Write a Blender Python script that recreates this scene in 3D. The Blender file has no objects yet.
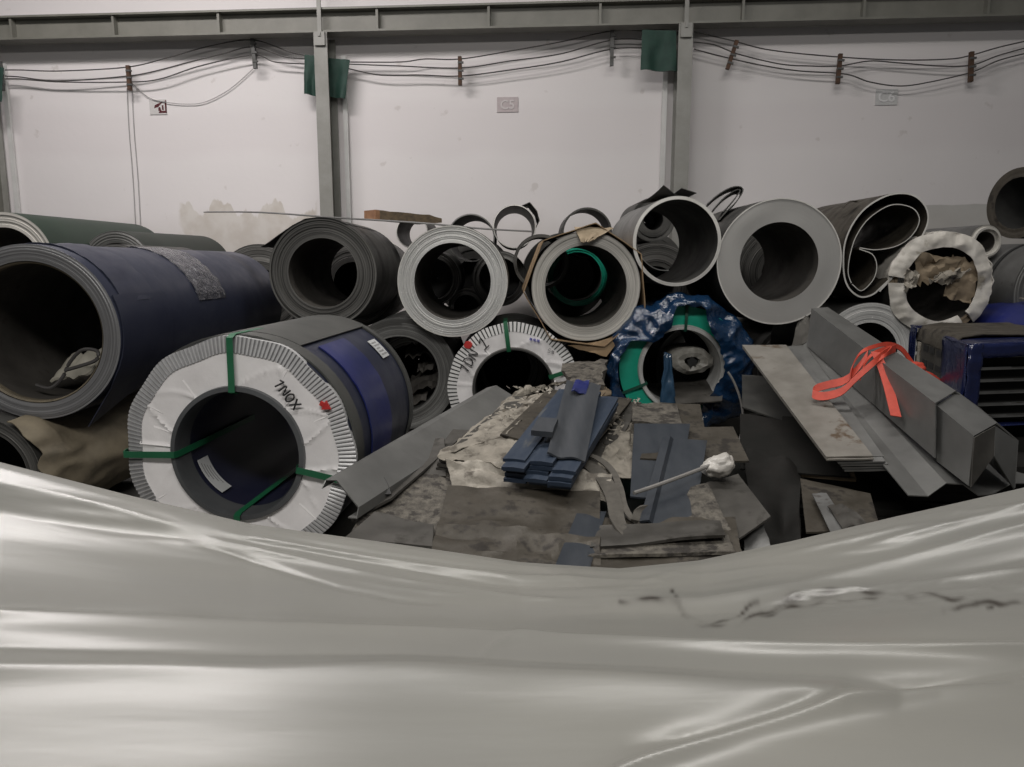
import bpy, bmesh, math, random
from mathutils import Vector, Matrix, noise
random.seed(7)
PI = math.pi
SC = bpy.context.scene
COL = SC.collection
V = Vector

# ---------------------------------------------------------------- camera, world, lights, exposure
CAM_H, F_PX, PITCH = 1.55, 760.0, math.radians(9)
cam = bpy.data.cameras.new('camera'); cam.lens = 36 * F_PX / 1024; cam.clip_end = 100
cam_o = bpy.data.objects.new('camera', cam); COL.objects.link(cam_o)
cam_o.location = (0, 0, CAM_H); cam_o.rotation_euler = (PI / 2 - PITCH, 0, 0)
SC.camera = cam_o
SC.view_settings.view_transform = 'Standard'; SC.view_settings.look = 'None'
SC.view_settings.gamma = 1; SC.view_settings.use_curve_mapping = False
SC.view_settings.exposure = 0.0
W_ = bpy.data.worlds.new('hall_air'); SC.world = W_; W_.use_nodes = True
W_.node_tree.nodes['Background'].inputs[0].default_value = (0.93, 0.97, 1.0, 1)
W_.node_tree.nodes['Background'].inputs[1].default_value = 0.06

def lamp(loc, rot, sx, sy, power, col=(1, .965, .92)):
    l = bpy.data.lights.new('hall_lamp', 'AREA'); l.shape = 'RECTANGLE'; l.size = sx; l.size_y = sy
    l.energy = power; l.color = col
    o = bpy.data.objects.new('hall_lamp', l); COL.objects.link(o); o.location = loc; o.rotation_euler = rot
lamp((-4.4, 6.2, 6.6), (math.radians(14), 0, 0), 4.0, .6, 320, (1, .945, .925))
lamp((3.0, 4.2, 6.8), (math.radians(8), 0, 0), 3.0, .5, 72)
lamp((-0.6, 4.4, 6.8), (0, 0, 0), 6.0, 1.0, 170)
lamp((-0.5, -1.8, 6.2), (math.radians(14), 0, 0), 6.0, 1.0, 400)

# ---------------------------------------------------------------- geometry helpers
def P(px, py, d):
    """World point seen along the direction (px, py) at distance d in front of the lens."""
    xc = (px - 512) / F_PX * d; yc = -(py - 383.5) / F_PX * d
    c, s = math.cos(PITCH), math.sin(PITCH)
    return V((xc, d * c + yc * s, CAM_H - d * s + yc * c))
WALL_Y, WALL_K = 10.2, 0.078
def W(px, py, off=0.0):
    """Point on the back wall (off metres in front of it)."""
    a = P(px, py, 0); b = P(px, py, 1) - a
    t = (WALL_Y - off - a.y - WALL_K * a.x) / (b.y + WALL_K * b.x)
    return a + b * t
def nz(x, y=0., z=0., s=1.): return noise.noise(V((x * s, y * s, z * s)))

def put(bm, name, mats, parent=None, loc=None, rot=None, smooth=40, world=True):
    """Link a bmesh as ONE object. Top-level: origin at its base. Child: vertices are in the parent's own space."""
    bmesh.ops.recalc_face_normals(bm, faces=bm.faces)
    if parent is None and loc is None and world:
        vs = [v.co for v in bm.verts]
        b = V((sum(v.x for v in vs) / len(vs), sum(v.y for v in vs) / len(vs), min(v.z for v in vs)))
        bmesh.ops.translate(bm, vec=-b, verts=bm.verts); loc = b
    me = bpy.data.meshes.new(name); bm.to_mesh(me); bm.free()
    for m in (mats if isinstance(mats, (list, tuple)) else [mats]): me.materials.append(m)
    if smooth:
        me.shade_smooth(); me.set_sharp_from_angle(angle=math.radians(smooth))
    o = bpy.data.objects.new(name, me); COL.objects.link(o)
    if parent is not None: o.parent = parent
    if loc is not None: o.location = loc
    if rot is not None: o.rotation_euler = rot
    return o
def tag(o, label, cat=None, group=None, kind=None):
    if label: o['label'] = label
    if cat: o['category'] = cat
    if group: o['group'] = group
    if kind: o['kind'] = kind
    return o
def thing(name, label, cat, loc, rotz=0, group=None):
    o = bpy.data.objects.new(name, None); COL.objects.link(o); o.empty_display_size = .1
    o.location = loc; o.rotation_euler = (0, 0, rotz)
    return tag(o, label, cat, group)

def add_box(bm, c, s, rz=0, mi=0):
    r = bmesh.ops.create_cube(bm, size=1)
    for v in r['verts']:
        v.co = Matrix.Rotation(rz, 3, 'Z') @ V((v.co.x * s[0], v.co.y * s[1], v.co.z * s[2])) + V(c)
    for f in {f for v in r['verts'] for f in v.link_faces}: f.material_index = mi
def add_loft(bm, rows, closed=False, mi=0, cap=False):
    """Surface through rows of points."""
    vs = [[bm.verts.new(p) for p in r] for r in rows]
    n = len(rows[0])
    for i in range(len(rows) - 1):
        for j in range(n if closed else n - 1):
            k = (j + 1) % n
            f = bm.faces.new((vs[i][j], vs[i][k], vs[i + 1][k], vs[i + 1][j]))
            f.material_index = mi(i, j) if callable(mi) else mi
    if cap:
        bm.faces.new(vs[0][::-1]); bm.faces.new(vs[-1])
    return vs
def add_shell(bm, rows, t, mi=0):
    """Open sheet through rows of points, given thickness t along its normals."""
    n, m = len(rows), len(rows[0])
    low = []
    for i in range(n):
        r = []
        for j in range(m):
            a = rows[min(i + 1, n - 1)][j] - rows[max(i - 1, 0)][j]
            b = rows[i][min(j + 1, m - 1)] - rows[i][max(j - 1, 0)]
            q = a.cross(b)
            q = q.normalized() if q.length > 1e-9 else V((0, 0, 1))
            r.append(rows[i][j] - q * t)
        low.append(r)
    A = add_loft(bm, rows, mi=mi); B = add_loft(bm, low, mi=mi)
    for (x, y) in [(A[0], B[0]), (A[-1], B[-1]), ([r[0] for r in A], [r[0] for r in B]), ([r[-1] for r in A], [r[-1] for r in B])]:
        for k in range(len(x) - 1):
            f = bm.faces.new((x[k], x[k + 1], y[k + 1], y[k])); f.material_index = mi if not callable(mi) else 0
def spline(pts, n):
    """Catmull-Rom resample of points (Vectors) to n points."""
    out = []; m = len(pts) - 1
    for i in range(n):
        t = i / (n - 1) * m; k = min(int(t), m - 1); u = t - k
        p0, p1, p2, p3 = pts[max(k - 1, 0)], pts[k], pts[k + 1], pts[min(k + 2, m)]
        out.append(.5 * ((2 * p1) + (p2 - p0) * u + (2 * p0 - 5 * p1 + 4 * p2 - p3) * u * u + (3 * p1 - p0 - 3 * p2 + p3) * u ** 3))
    return out
def add_tube(bm, pts, r, seg=8, mi=0):
    rows = []
    for i, p in enumerate(pts):
        t = (pts[min(i + 1, len(pts) - 1)] - pts[max(i - 1, 0)]).normalized()
        up = V((0, 0, 1)) if abs(t.z) < .9 else V((1, 0, 0))
        a = t.cross(up).normalized(); b = a.cross(t)
        rr = r(i / (len(pts) - 1)) if callable(r) else r
        rows.append([p + (a * math.cos(2 * PI * k / seg) + b * math.sin(2 * PI * k / seg)) * rr for k in range(seg)])
    add_loft(bm, rows, closed=True, mi=mi, cap=True)
def add_ribbon(bm, pts, w, t, side=None, mi=0):
    """A band of width w, thickness t along pts; side gives its width direction (a vector or f(i))."""
    rows = []
    for i, p in enumerate(pts):
        s = (side(i) if callable(side) else side).normalized() * (w / 2)
        rows.append([p - s, p + s])
    add_shell(bm, rows, t, mi)
def grid4(c, nu, nv, f=None):
    """Bilinear grid over corners near-left, near-right, far-right, far-left."""
    rows = []
    for j in range(nv + 1):
        v = j / nv; r = []
        for i in range(nu + 1):
            u = i / nu
            p = (c[0] * (1 - u) + c[1] * u) * (1 - v) + (c[3] * (1 - u) + c[2] * u) * v
            if f: p = p + f(u, v)
            r.append(p)
        rows.append(r)
    return rows
def plate(name, corners, t, m, label=None, cat=None, group=None, nu=6, nv=8, f=None, amp=.004, parent=None, smooth=30):
    c = [P(*q) if not isinstance(q, Vector) else q for q in corners]
    sd = random.random() * 50
    n = (c[1] - c[0]).cross(c[3] - c[0]).normalized()
    if n.z < 0: n = -n
    def g(u, v):
        d = n * (amp * nz(u * 2.2 + sd, v * 3.1, sd))
        return d + (f(u, v, n) if f else V((0, 0, 0)))
    bm = bmesh.new(); add_shell(bm, grid4(c, nu, nv, g), t)
    if parent: return put(bm, name, m, parent, smooth=smooth)
    return tag(put(bm, name, m, smooth=smooth), label, cat, group)
def ring_pts(r, y, n, f=None):
    return [V((r * math.cos(2 * PI * k / n) * (f(2 * PI * k / n) if f else 1), y,
               r * math.sin(2 * PI * k / n) * (f(2 * PI * k / n) if f else 1))) for k in range(n)]

# ---------------------------------------------------------------- material helpers
def mat(name, c1, c2=None, scale=6, rough=.5, metal=0., bump=0., stretch=(1, 1, 1), detail=5, spec=.5, spots=None, spot_scale=9,
        spot_lo=.6, rings=0, ring_c=None, rough2=None, bump_scale=None, lo=.35, hi=.65, coat=0, trans=0, dist=.01):
    m = bpy.data.materials.new(name); m.use_nodes = True
    nt = m.node_tree; N = nt.nodes; L = nt.links; b = N['Principled BSDF']
    b.inputs['Roughness'].default_value = rough; b.inputs['Metallic'].default_value = metal
    b.inputs['Specular IOR Level'].default_value = spec; b.inputs['Coat Weight'].default_value = coat
    tc = N.new('ShaderNodeTexCoord'); mp = N.new('ShaderNodeMapping'); mp.inputs['Scale'].default_value = stretch
    L.new(tc.outputs['Object'], mp.inputs[0])
    def nse(s, d=detail, vec=None):
        n = N.new('ShaderNodeTexNoise'); n.inputs['Scale'].default_value = s; n.inputs['Detail'].default_value = d
        n.inputs['Roughness'].default_value = .62
        L.new(vec or mp.outputs[0], n.inputs['Vector']); return n.outputs['Fac']
    def ramp(fac, a, bb, l=lo, h=hi):
        r = N.new('ShaderNodeValToRGB'); r.color_ramp.elements[0].position = l; r.color_ramp.elements[1].position = h
        r.color_ramp.elements[0].color = (*a, 1); r.color_ramp.elements[1].color = (*bb, 1)
        L.new(fac, r.inputs[0]); return r.outputs[0]
    def mix(fac, a, bb, mode='MIX'):
        x = N.new('ShaderNodeMixRGB'); x.blend_type = mode
        if isinstance(fac, float): x.inputs[0].default_value = fac
        else: L.new(fac, x.inputs[0])
        L.new(a, x.inputs[1])
        if isinstance(bb, tuple): x.inputs[2].default_value = (*bb, 1)
        else: L.new(bb, x.inputs[2])
        return x.outputs[0]
    c2 = c2 or tuple(x * .8 for x in c1)
    col = ramp(nse(scale), c1, c2)
    rv = None
    if rings:
        sp = N.new('ShaderNodeSeparateXYZ'); L.new(tc.outputs['Object'], sp.inputs[0])
        def mth(op, a, bb=None):
            q = N.new('ShaderNodeMath'); q.operation = op
            for k, z in enumerate((a, bb)):
                if z is None: continue
                if isinstance(z, (int, float)): q.inputs[k].default_value = z
                else: L.new(z, q.inputs[k])
            return q.outputs[0]
        rad = mth('SQRT', mth('ADD', mth('MULTIPLY', sp.outputs[0], sp.outputs[0]), mth('MULTIPLY', sp.outputs[2], sp.outputs[2])))
        cb = N.new('ShaderNodeCombineXYZ'); L.new(rad, cb.inputs[0])
        n1 = nse(rings, 3, cb.outputs[0])
        col = mix(ramp(n1, (0, 0, 0), (1, 1, 1), .4, .6), col, ring_c or tuple(x * .5 for x in c1))
        rv = n1
    if spots:
        col = mix(ramp(nse(spot_scale, 6), (0, 0, 0), (1, 1, 1), spot_lo, spot_lo + .08), col, spots)
    L.new(col, b.inputs['Base Color'])
    if rough2 is not None:
        rr = N.new('ShaderNodeMapRange'); rr.inputs[1].default_value = .35; rr.inputs[2].default_value = .65
        rr.inputs[3].default_value = rough; rr.inputs[4].default_value = rough2
        L.new(nse(scale * 1.7), rr.inputs[0]); L.new(rr.outputs[0], b.inputs['Roughness'])
    if bump:
        bp = N.new('ShaderNodeBump'); bp.inputs['Strength'].default_value = bump; bp.inputs['Distance'].default_value = dist
        L.new(rv if rv is not None else nse(bump_scale or scale * 2), bp.inputs['Height']); L.new(bp.outputs[0], b.inputs['Normal'])
    return m

M = {}
M['beam'] = mat('grey_green_paint', (.15, .148, .128), (.19, .187, .163), 3, .5)
M['column'] = mat('column_paint', (.21, .208, .19), (.27, .268, .25), 3, .5)
M['white_strip'] = mat('white_pipe', (.6, .6, .59), (.5, .5, .49), 4, .5)
M['green_cloth'] = mat('green_tarp', (.013, .05, .036), (.008, .034, .025), 8, .7, bump=.3)
M['cable'] = mat('black_cable', (.05, .046, .045), (.08, .076, .074), 8, .6)
M['wire'] = mat('grey_wire', (.3, .29, .29), (.36, .35, .35), 8, .6)
M['rust'] = mat('rusty_wood', (.095, .05, .03), (.055, .032, .02), 14, .8)
M['spacer_grey'] = mat('spacer_dark', (.06, .06, .055), (.1, .1, .1), 14, .6)
M['steel'] = mat('mill_steel', (.16, .16, .155), (.24, .24, .235), 3, .42, .75, rough2=.6, spots=(.1, .09, .08), spot_lo=.62)
M['steel_dark'] = mat('dark_steel_sheet', (.05, .05, .048), (.09, .088, .082), 3, .5, .55, rough2=.65)
M['bore'] = mat('shaded_bore_steel', (.07, .065, .058), (.11, .102, .092), 3, .5, .5, rough2=.7, spots=(.06, .05, .045))  # steel colour lowered to paint the shade inside the bores
M['bore_shade_dark'] = mat('bore_shade_dark', (.03, .03, .03), (.05, .05, .048), 3, .55, .3)  # near-black stands in for deep shade inside the bores
M['face_grey'] = mat('wound_edge_grey', (.20, .20, .195), (.27, .27, .26), 3, .5, .55, bump=.35, rings=90, ring_c=(.11, .11, .105))
M['face_dark'] = mat('wound_edge_dark', (.13, .128, .12), (.17, .165, .155), 3, .55, .4, bump=.5, rings=70, ring_c=(.045, .044, .042))
M['face_light'] = mat('wound_edge_light', (.60, .60, .585), (.72, .72, .70), 3, .5, .15, bump=.5, rings=110, ring_c=(.40, .40, .39), spots=(.7, .7, .68), spot_scale=30)
M['face_bright'] = mat('wound_edge_bright', (.52, .51, .49), (.60, .59, .565), 2, .36, .55, bump=.0, rings=160, ring_c=(.54, .53, .51))
M['face_chalk'] = mat('wound_edge_chalky', (.50, .485, .445), (.60, .58, .535), 3, .6, .05, bump=.3, rings=40, ring_c=(.28, .27, .25))
M['face_blue_coil'] = mat('wound_edge_of_blue_coil', (.30, .30, .305), (.23, .23, .235), 3, .5, .4, bump=.35, rings=60, ring_c=(.15, .15, .155))
M['rim_white'] = mat('cut_edge', (.64, .63, .60), (.52, .51, .48), 8, .5, .1)
M['navy'] = mat('navy_painted_sheet', (.018, .021, .040), (.026, .030, .050), 2.5, .36, .0, rough2=.5, spots=(.05, .05, .06), spot_lo=.66, spec=.4)
M['navy_bright'] = mat('royal_blue_film', (.012, .018, .125), (.015, .021, .085), 2.0, .3, 0, rough2=.42, spec=.5)
M['navy_bore'] = mat('shaded_blue_bore', (.012, .014, .035), (.018, .019, .04), 3, .4)  # navy darkened to carry the shade of the bore
M['slate'] = mat('slate_band', (.052, .053, .05), (.075, .076, .071), 4, .5, .1)
M['green_paint'] = mat('dark_green_painted_sheet', (.009, .021, .013), (.013, .028, .017), 3, .5)
M['green_dull'] = mat('dull_green_painted_sheet', (.02, .024, .02), (.026, .032, .026), 3, .6)
M['wrap_white'] = mat('white_wrapping', (.84, .82, .82), (.74, .72, .72), 4, .5, 0, bump=.3, bump_scale=12)
M['crimp'] = mat('crimped_edge', (.47, .47, .475), (.56, .56, .565), 20, .4, .3)
M['crimp_gap'] = mat('crimp_groove', (.17, .17, .175), (.22, .22, .225), 20, .6, .2)
M['crimp_white'] = mat('white_crimp', (.62, .62, .61), (.7, .7, .69), 20, .5)
M['black'] = mat('black_gap', (.012, .012, .012), (.02, .02, .02), 9, .6)
M['ink'] = mat('black_ink', (.015, .015, .018), (.02, .02, .02), 9, .6)
M['ink_blue'] = mat('blue_ink', (.12, .12, .4), (.16, .16, .45), 9, .6)
M['ink_grey'] = mat('grey_print', (.25, .25, .25), (.3, .3, .3), 9, .6)
M['red'] = mat('red_paint', (.55, .03, .025), (.45, .03, .03), 9, .5)
M['dark_red'] = mat('dark_red_print', (.10, .012, .016), (.06, .008, .012), 30, .6)
M['strap_green'] = mat('green_strap', (.012, .10, .045), (.015, .12, .055), 12, .4)
M['label_white'] = mat('paper_label', (.55, .56, .56), (.5, .51, .51), 10, .5)
M['kraft'] = mat('brown_paper', (.30, .205, .115), (.22, .15, .085), 6, .75, bump=.3)
M['kraft_dirty'] = mat('dirty_kraft_paper', (.19, .16, .11), (.12, .10, .07), 5, .7, bump=.4, spots=(.10, .085, .06), spot_scale=5)
M['paper_torn'] = mat('torn_grey_paper', (.27, .245, .205), (.15, .136, .112), 9, .8, bump=.9, spots=(.09, .078, .062), spot_scale=9, spot_lo=.54)
M['paper_brown'] = mat('brown_torn_lining', (.17, .13, .085), (.24, .19, .13), 6, .8, bump=.5)
M['paper_white'] = mat('dirty_white_wrap', (.38, .35, .30), (.21, .19, .158), 9, .65, bump=.8, spots=(.12, .105, .085), spot_scale=8, spot_lo=.57)
M['wrap_dirty'] = mat('soiled_white_wrapping', (.60, .575, .53), (.46, .435, .39), 6, .6, 0, bump=.5, bump_scale=12, spots=(.26, .235, .19), spot_scale=5, spot_lo=.6)
M['teal'] = mat('teal_green_face', (.016, .40, .27), (.013, .32, .21), 4, .4, 0, bump=.1)
M['film_blue'] = mat('blue_stretch_film', (.005, .020, .052), (.008, .030, .075), 5, .12, 0, spec=.9, bump=.5, bump_scale=11, dist=.03)
M['film_navy'] = mat('navy_stretch_film', (.007, .011, .045), (.010, .015, .06), 5, .16, 0, spec=.7, bump=.4, bump_scale=18, dist=.02)
M['film_clear'] = mat('clear_tape_band', (.035, .037, .05), (.06, .06, .072), 9, .10, 0, spec=1., bump=.9, bump_scale=18, dist=.03, spots=(.26, .26, .27), spot_scale=22, spot_lo=.60)
M['sheet_brown'] = mat('grimy_sheet', (.042, .036, .027), (.070, .061, .048), 5, .42, .25, rough2=.7, spots=(.024, .02, .016), spot_scale=9, spot_lo=.55, bump=.5)
M['sheet_grey'] = mat('grey_sheet', (.056, .053, .047), (.085, .080, .072), 4, .42, .4, rough2=.65, spots=(.035, .032, .027), spot_scale=6, spot_lo=.58)
M['sheet_flaky'] = mat('flaking_sheet', (.14, .127, .105), (.05, .044, .037), 22, .7, .1, bump=.9, spots=(.03, .026, .022), spot_scale=15, spot_lo=.52)
M['sheet_blue'] = mat('blue_grey_sheet', (.022, .028, .037), (.037, .043, .052), 6, .5, .2, rough2=.65, stretch=(1, .3, 1), spots=(.022, .025, .03), spot_scale=8, spot_lo=.56)
M['slat_blue'] = mat('blue_slat', (.015, .027, .050), (.028, .041, .064), 8, .5, .1, rough2=.7, stretch=(2, .4, 2), spots=(.07, .075, .08), spot_scale=10, spot_lo=.6)
M['slat_grey'] = mat('slate_slat', (.040, .045, .053), (.058, .063, .071), 6, .5, .2, stretch=(3, .3, 2))
M['strip_light'] = mat('rust_spotted_strip', (.17, .158, .138), (.25, .236, .212), 4, .45, .3, rough2=.6, spots=(.10, .07, .045), spot_scale=6, spot_lo=.6)
M['galv'] = mat('galvanised_profile', (.15, .15, .145), (.20, .20, .193), 3, .4, .55, rough2=.55)
M['wood'] = mat('weathered_wood', (.17, .125, .075), (.09, .068, .045), 8, .8, stretch=(.4, 3, 3), bump=.4)
M['wood_pale'] = mat('pale_wood_end', (.32, .17, .09), (.22, .11, .06), 14, .8)
M['strap_grey'] = mat('grey_webbing', (.065, .059, .05), (.095, .087, .074), 20, .8, bump=.4)
M['orange'] = mat('orange_webbing', (.50, .055, .028), (.40, .042, .022), 16, .6, bump=.15)
M['rod'] = mat('grey_rod', (.16, .155, .145), (.22, .21, .20), 9, .6)
M['bag'] = mat('dirty_plastic_bag', (.42, .40, .34), (.32, .305, .26), 6, .4, bump=.4)
M['shade_black'] = mat('shade_black_scrap', (.010, .010, .009), (.015, .014, .013), 4, .7, spec=.15)  # near-black, low gloss: paints in the shade under and between the scrap
M['white_cap'] = mat('pale_wrapped_end', (.40, .39, .355), (.22, .21, .185), 14, .45, bump=.4)

# ---------------------------------------------------------------- setting: wall, floor, steelwork
def wall_material():
    m = bpy.data.materials.new('painted_wall'); m.use_nodes = True
    nt = m.node_tree; N = nt.nodes; L = nt.links; b = N['Principled BSDF']; b.inputs['Roughness'].default_value = .75
    tc = N.new('ShaderNodeTexCoord'); sp = N.new('ShaderNodeSeparateXYZ'); L.new(tc.outputs['Object'], sp.inputs[0])
    def nse(s, d=4, st=(1, 1, 1)):
        mp = N.new('ShaderNodeMapping'); mp.inputs['Scale'].default_value = st; L.new(tc.outputs['Object'], mp.inputs[0])
        n = N.new('ShaderNodeTexNoise'); n.inputs['Scale'].default_value = s; n.inputs['Detail'].default_value = d
        L.new(mp.outputs[0], n.inputs['Vector']); return n.outputs['Fac']
    def mr(v, a, bb, c=0., d=1.):
        q = N.new('ShaderNodeMapRange'); q.inputs[1].default_value = a; q.inputs[2].default_value = bb
        q.inputs[3].default_value = c; q.inputs[4].default_value = d; L.new(v, q.inputs[0]); return q.outputs[0]
    def mul(a, bb, op='MULTIPLY'):
        q = N.new('ShaderNodeMath'); q.operation = op
        for k, z in enumerate((a, bb)):
            if isinstance(z, (int, float)): q.inputs[k].default_value = z
            else: L.new(z, q.inputs[k])
        return q.outputs[0]
    def mix(f, a, bb):
        x = N.new('ShaderNodeMixRGB'); L.new(f, x.inputs[0])
        for k, z in ((1, a), (2, bb)):
            if isinstance(z, tuple): x.inputs[k].default_value = (*z, 1)
            else: L.new(z, x.inputs[k])
        return x.outputs[0]
    x, z = sp.outputs[0], sp.outputs[2]
    col = mix(mr(nse(.35, 3), .4, .6), (.72, .69, .69), (.68, .655, .655))
    # pinkish coat bands, rolled on in a broad horizontal pass
    zb = mul(z, mul(nse(.7, 3), .5), 'ADD')
    col = mix(mul(mul(mr(zb, 3.15, 3.3), mr(zb, 3.9, 3.75)), .22), col, (.60, .55, .56))
    # small specks and scuffs
    col = mix(mul(mr(nse(5, 8), .66, .72), .35), col, (.42, .38, .35))
    # grey cement dado on the right, bare plaster patch on the left
    dado = mul(mr(x, 4.3, 4.35), mr(mul(z, mul(nse(1.5), .06), 'ADD'), 2.31, 2.30))
    col = mix(dado, col, mix(nse(3, 6), (.42, .41, .39), (.55, .54, .52)))
    e = mul(nse(1.6, 5), .9)
    patch = mul(mul(mr(mul(x, mul(e, -.5), 'ADD'), -4.75, -4.7), mr(x, -2.6, -2.65)), mr(mul(z, mul(nse(3., 6, (1, 1, .35)), 1.1), 'ADD'), 2.82, 2.79))
    col = mix(mul(patch, .8), col, mix(mr(nse(4, 6), .4, .6), (.50, .455, .40), (.60, .57, .53)))
    low = mr(mul(z, mul(nse(2, 5), .7), 'ADD'), 2.55, 2.2)
    col = mix(mul(low, .45), col, (.50, .47, .44))
    L.new(col, b.inputs['Base Color'])
    bp = N.new('ShaderNodeBump'); bp.inputs['Strength'].default_value = .12; bp.inputs['Distance'].default_value = .02
    L.new(nse(9, 6), bp.inputs['Height']); L.new(bp.outputs[0], b.inputs['Normal'])
    return m
WR = -math.atan(WALL_K)                         # the wall runs slightly towards the lens on the right
bm = bmesh.new(); add_box(bm, (0, .15, 3.6), (26, .3, 7.2))
tag(put(bm, 'wall_back', wall_material(), loc=(0, WALL_Y, 0), rot=(0, 0, WR), smooth=0), None, kind='structure')
bm = bmesh.new(); add_box(bm, (0, 3, -.1), (26, 16, .2))
tag(put(bm, 'floor', mat('concrete_floor', (.06, .057, .052), (.10, .095, .087), 1.2, .7, bump=.2), loc=(0, 0, 0), smooth=0), None, kind='structure')

def wall_local(p):      # world -> (along, out of the wall, up)
    q = Matrix.Rotation(-WR, 3, 'Z') @ (p - V((0, WALL_Y, 0))); return q
def wx(px, py, off=0.): return wall_local(W(px, py, off)).x
Z_BEAM = W(512, 27.5, .38).z
# runway beam on the columns: flanges, web and stiffeners
BY = -.26
bt = thing('steel_beam', None, None, (0, WALL_Y, 0), WR); bt['kind'] = 'structure'
bm = bmesh.new()
add_box(bm, (0, BY, Z_BEAM + .012), (24, .24, .024)); put(bm, 'bottom_flange', M['beam'], bt, smooth=0)
bm = bmesh.new(); add_box(bm, (0, BY, Z_BEAM + .278), (24, .24, .024)); put(bm, 'top_flange', M['beam'], bt, smooth=0)
bm = bmesh.new(); add_box(bm, (0, BY, Z_BEAM + .145), (24, .014, .244)); put(bm, 'web', M['beam'], bt, smooth=0)
for sx in (13, 115, 220, 378, 489, 600, 742, 862, 985):
    bm = bmesh.new(); add_box(bm, (wx(sx, 22, .3), BY - .05, Z_BEAM + .145), (.03, .09, .244)); put(bm, 'stiffener', M['beam'], bt, smooth=0)
def column(x, label_side):
    t = thing('steel_column', None, None, (Matrix.Rotation(WR, 3, 'Z') @ V((x, -.02, 0))) + V((0, WALL_Y, 0)), WR); t['kind'] = 'structure'
    h = Z_BEAM - .005
    for y in (-.36, -.03):
        bm = bmesh.new(); add_box(bm, (0, y, h / 2), (.17, .02, h)); put(bm, 'flange', M['column'], t, smooth=0)
    bm = bmesh.new(); add_box(bm, (0, -.195, h / 2), (.012, .31, h)); put(bm, 'web', M['beam'], t, smooth=0)
    bm = bmesh.new(); add_box(bm, (0, -.39, h - .08), (.13, .03, .16)); add_box(bm, (0, -.41, h - .03), (.03, .02, .05)); put(bm, 'bracket', M['column'], t, smooth=0)
    bm = bmesh.new(); add_box(bm, (0, -.38, h + .45), (.05, .02, .9)); put(bm, 'tie_bar', M['column'], t, smooth=0)
    bm = bmesh.new(); add_box(bm, (label_side * .19, -.02, h / 2 - .1), (.06, .04, h - .2)); put(bm, 'white_corner_strip', M['white_strip'], t, smooth=0)
CX = [wx(324, 120, .36), wx(683, 110, .36), wx(-19, 150, .36)]
column(CX[0], 1); column(CX[1], -1); column(CX[2], 1)

# ---------------------------------------------------------------- cables, spacers, covers and signs along the wall
def cable(pts, r, label, off=.14, name='power_cable', m='cable', group=None, cat='cable'):
    p = [W(x, y, off) for x, y in pts]
    bm = bmesh.new(); add_tube(bm, spline(p, len(p) * 7), r, 6)
    return tag(put(bm, name, M[m]), label, cat, group)
spans = [('left of the green-draped grey column', [
            [(5, 70), (20, 70), (60, 71), (128, 67), (170, 57), (210, 46), (253, 40), (290, 52), (308, 56)],
            [(5, 76), (20, 77), (60, 81), (128, 76), (160, 70), (190, 62), (222, 54), (253, 47), (285, 57), (308, 59)],
            [(5, 79), (20, 79), (60, 82), (128, 82), (160, 79), (200, 66), (253, 55), (275, 62), (308, 64)]]),
         ('between the two grey columns', [
            [(346, 62), (400, 62), (425, 59), (460, 59), (510, 51), (560, 42), (612, 31), (650, 31), (668, 31)],
            [(346, 64), (400, 66), (460, 68), (510, 61), (560, 54), (612, 40), (650, 40), (668, 40)],
            [(346, 68), (380, 75), (420, 75), (460, 76), (510, 70), (560, 62), (612, 49), (650, 48), (668, 48)]]),
         ('right of the right-hand grey column', [
            [(694, 32), (730, 40), (770, 50), (839, 57), (900, 60), (950, 59), (972, 55), (1000, 47), (1040, 38)],
            [(694, 42), (715, 45), (738, 54), (780, 64), (810, 66), (839, 66), (870, 61), (900, 63), (940, 66), (972, 65), (1000, 55), (1040, 44)],
            [(694, 49), (720, 56), (760, 65), (800, 71), (845, 74), (870, 82), (900, 86), (930, 82), (972, 72), (1000, 60), (1040, 50)]])]
for where, cs in spans:
    for nm, c in zip(('uppermost', 'middle', 'lowest'), cs):
        cable(c, .008, f'{nm} sagging black cable on the wall {where}', group='cables strung along the wall')
cable([(131, 82), (148, 97), (165, 102), (185, 104), (205, 102), (230, 89), (254, 68)], .005, 'thin pale wire hanging in a loop over the red square sign', .03, 'loose_wire', 'wire', cat='wire')
for k, dx in enumerate((0, 5)):
    cable([(127 + dx, 88), (129 + dx, 130), (133 + dx, 180), (136 + dx, 235)], .005, ('left' if k == 0 else 'right') + ' one of two thin wires hanging down the wall', .02, 'hanging_wire', 'wire', group='thin wires hanging down the wall', cat='wire')
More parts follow.
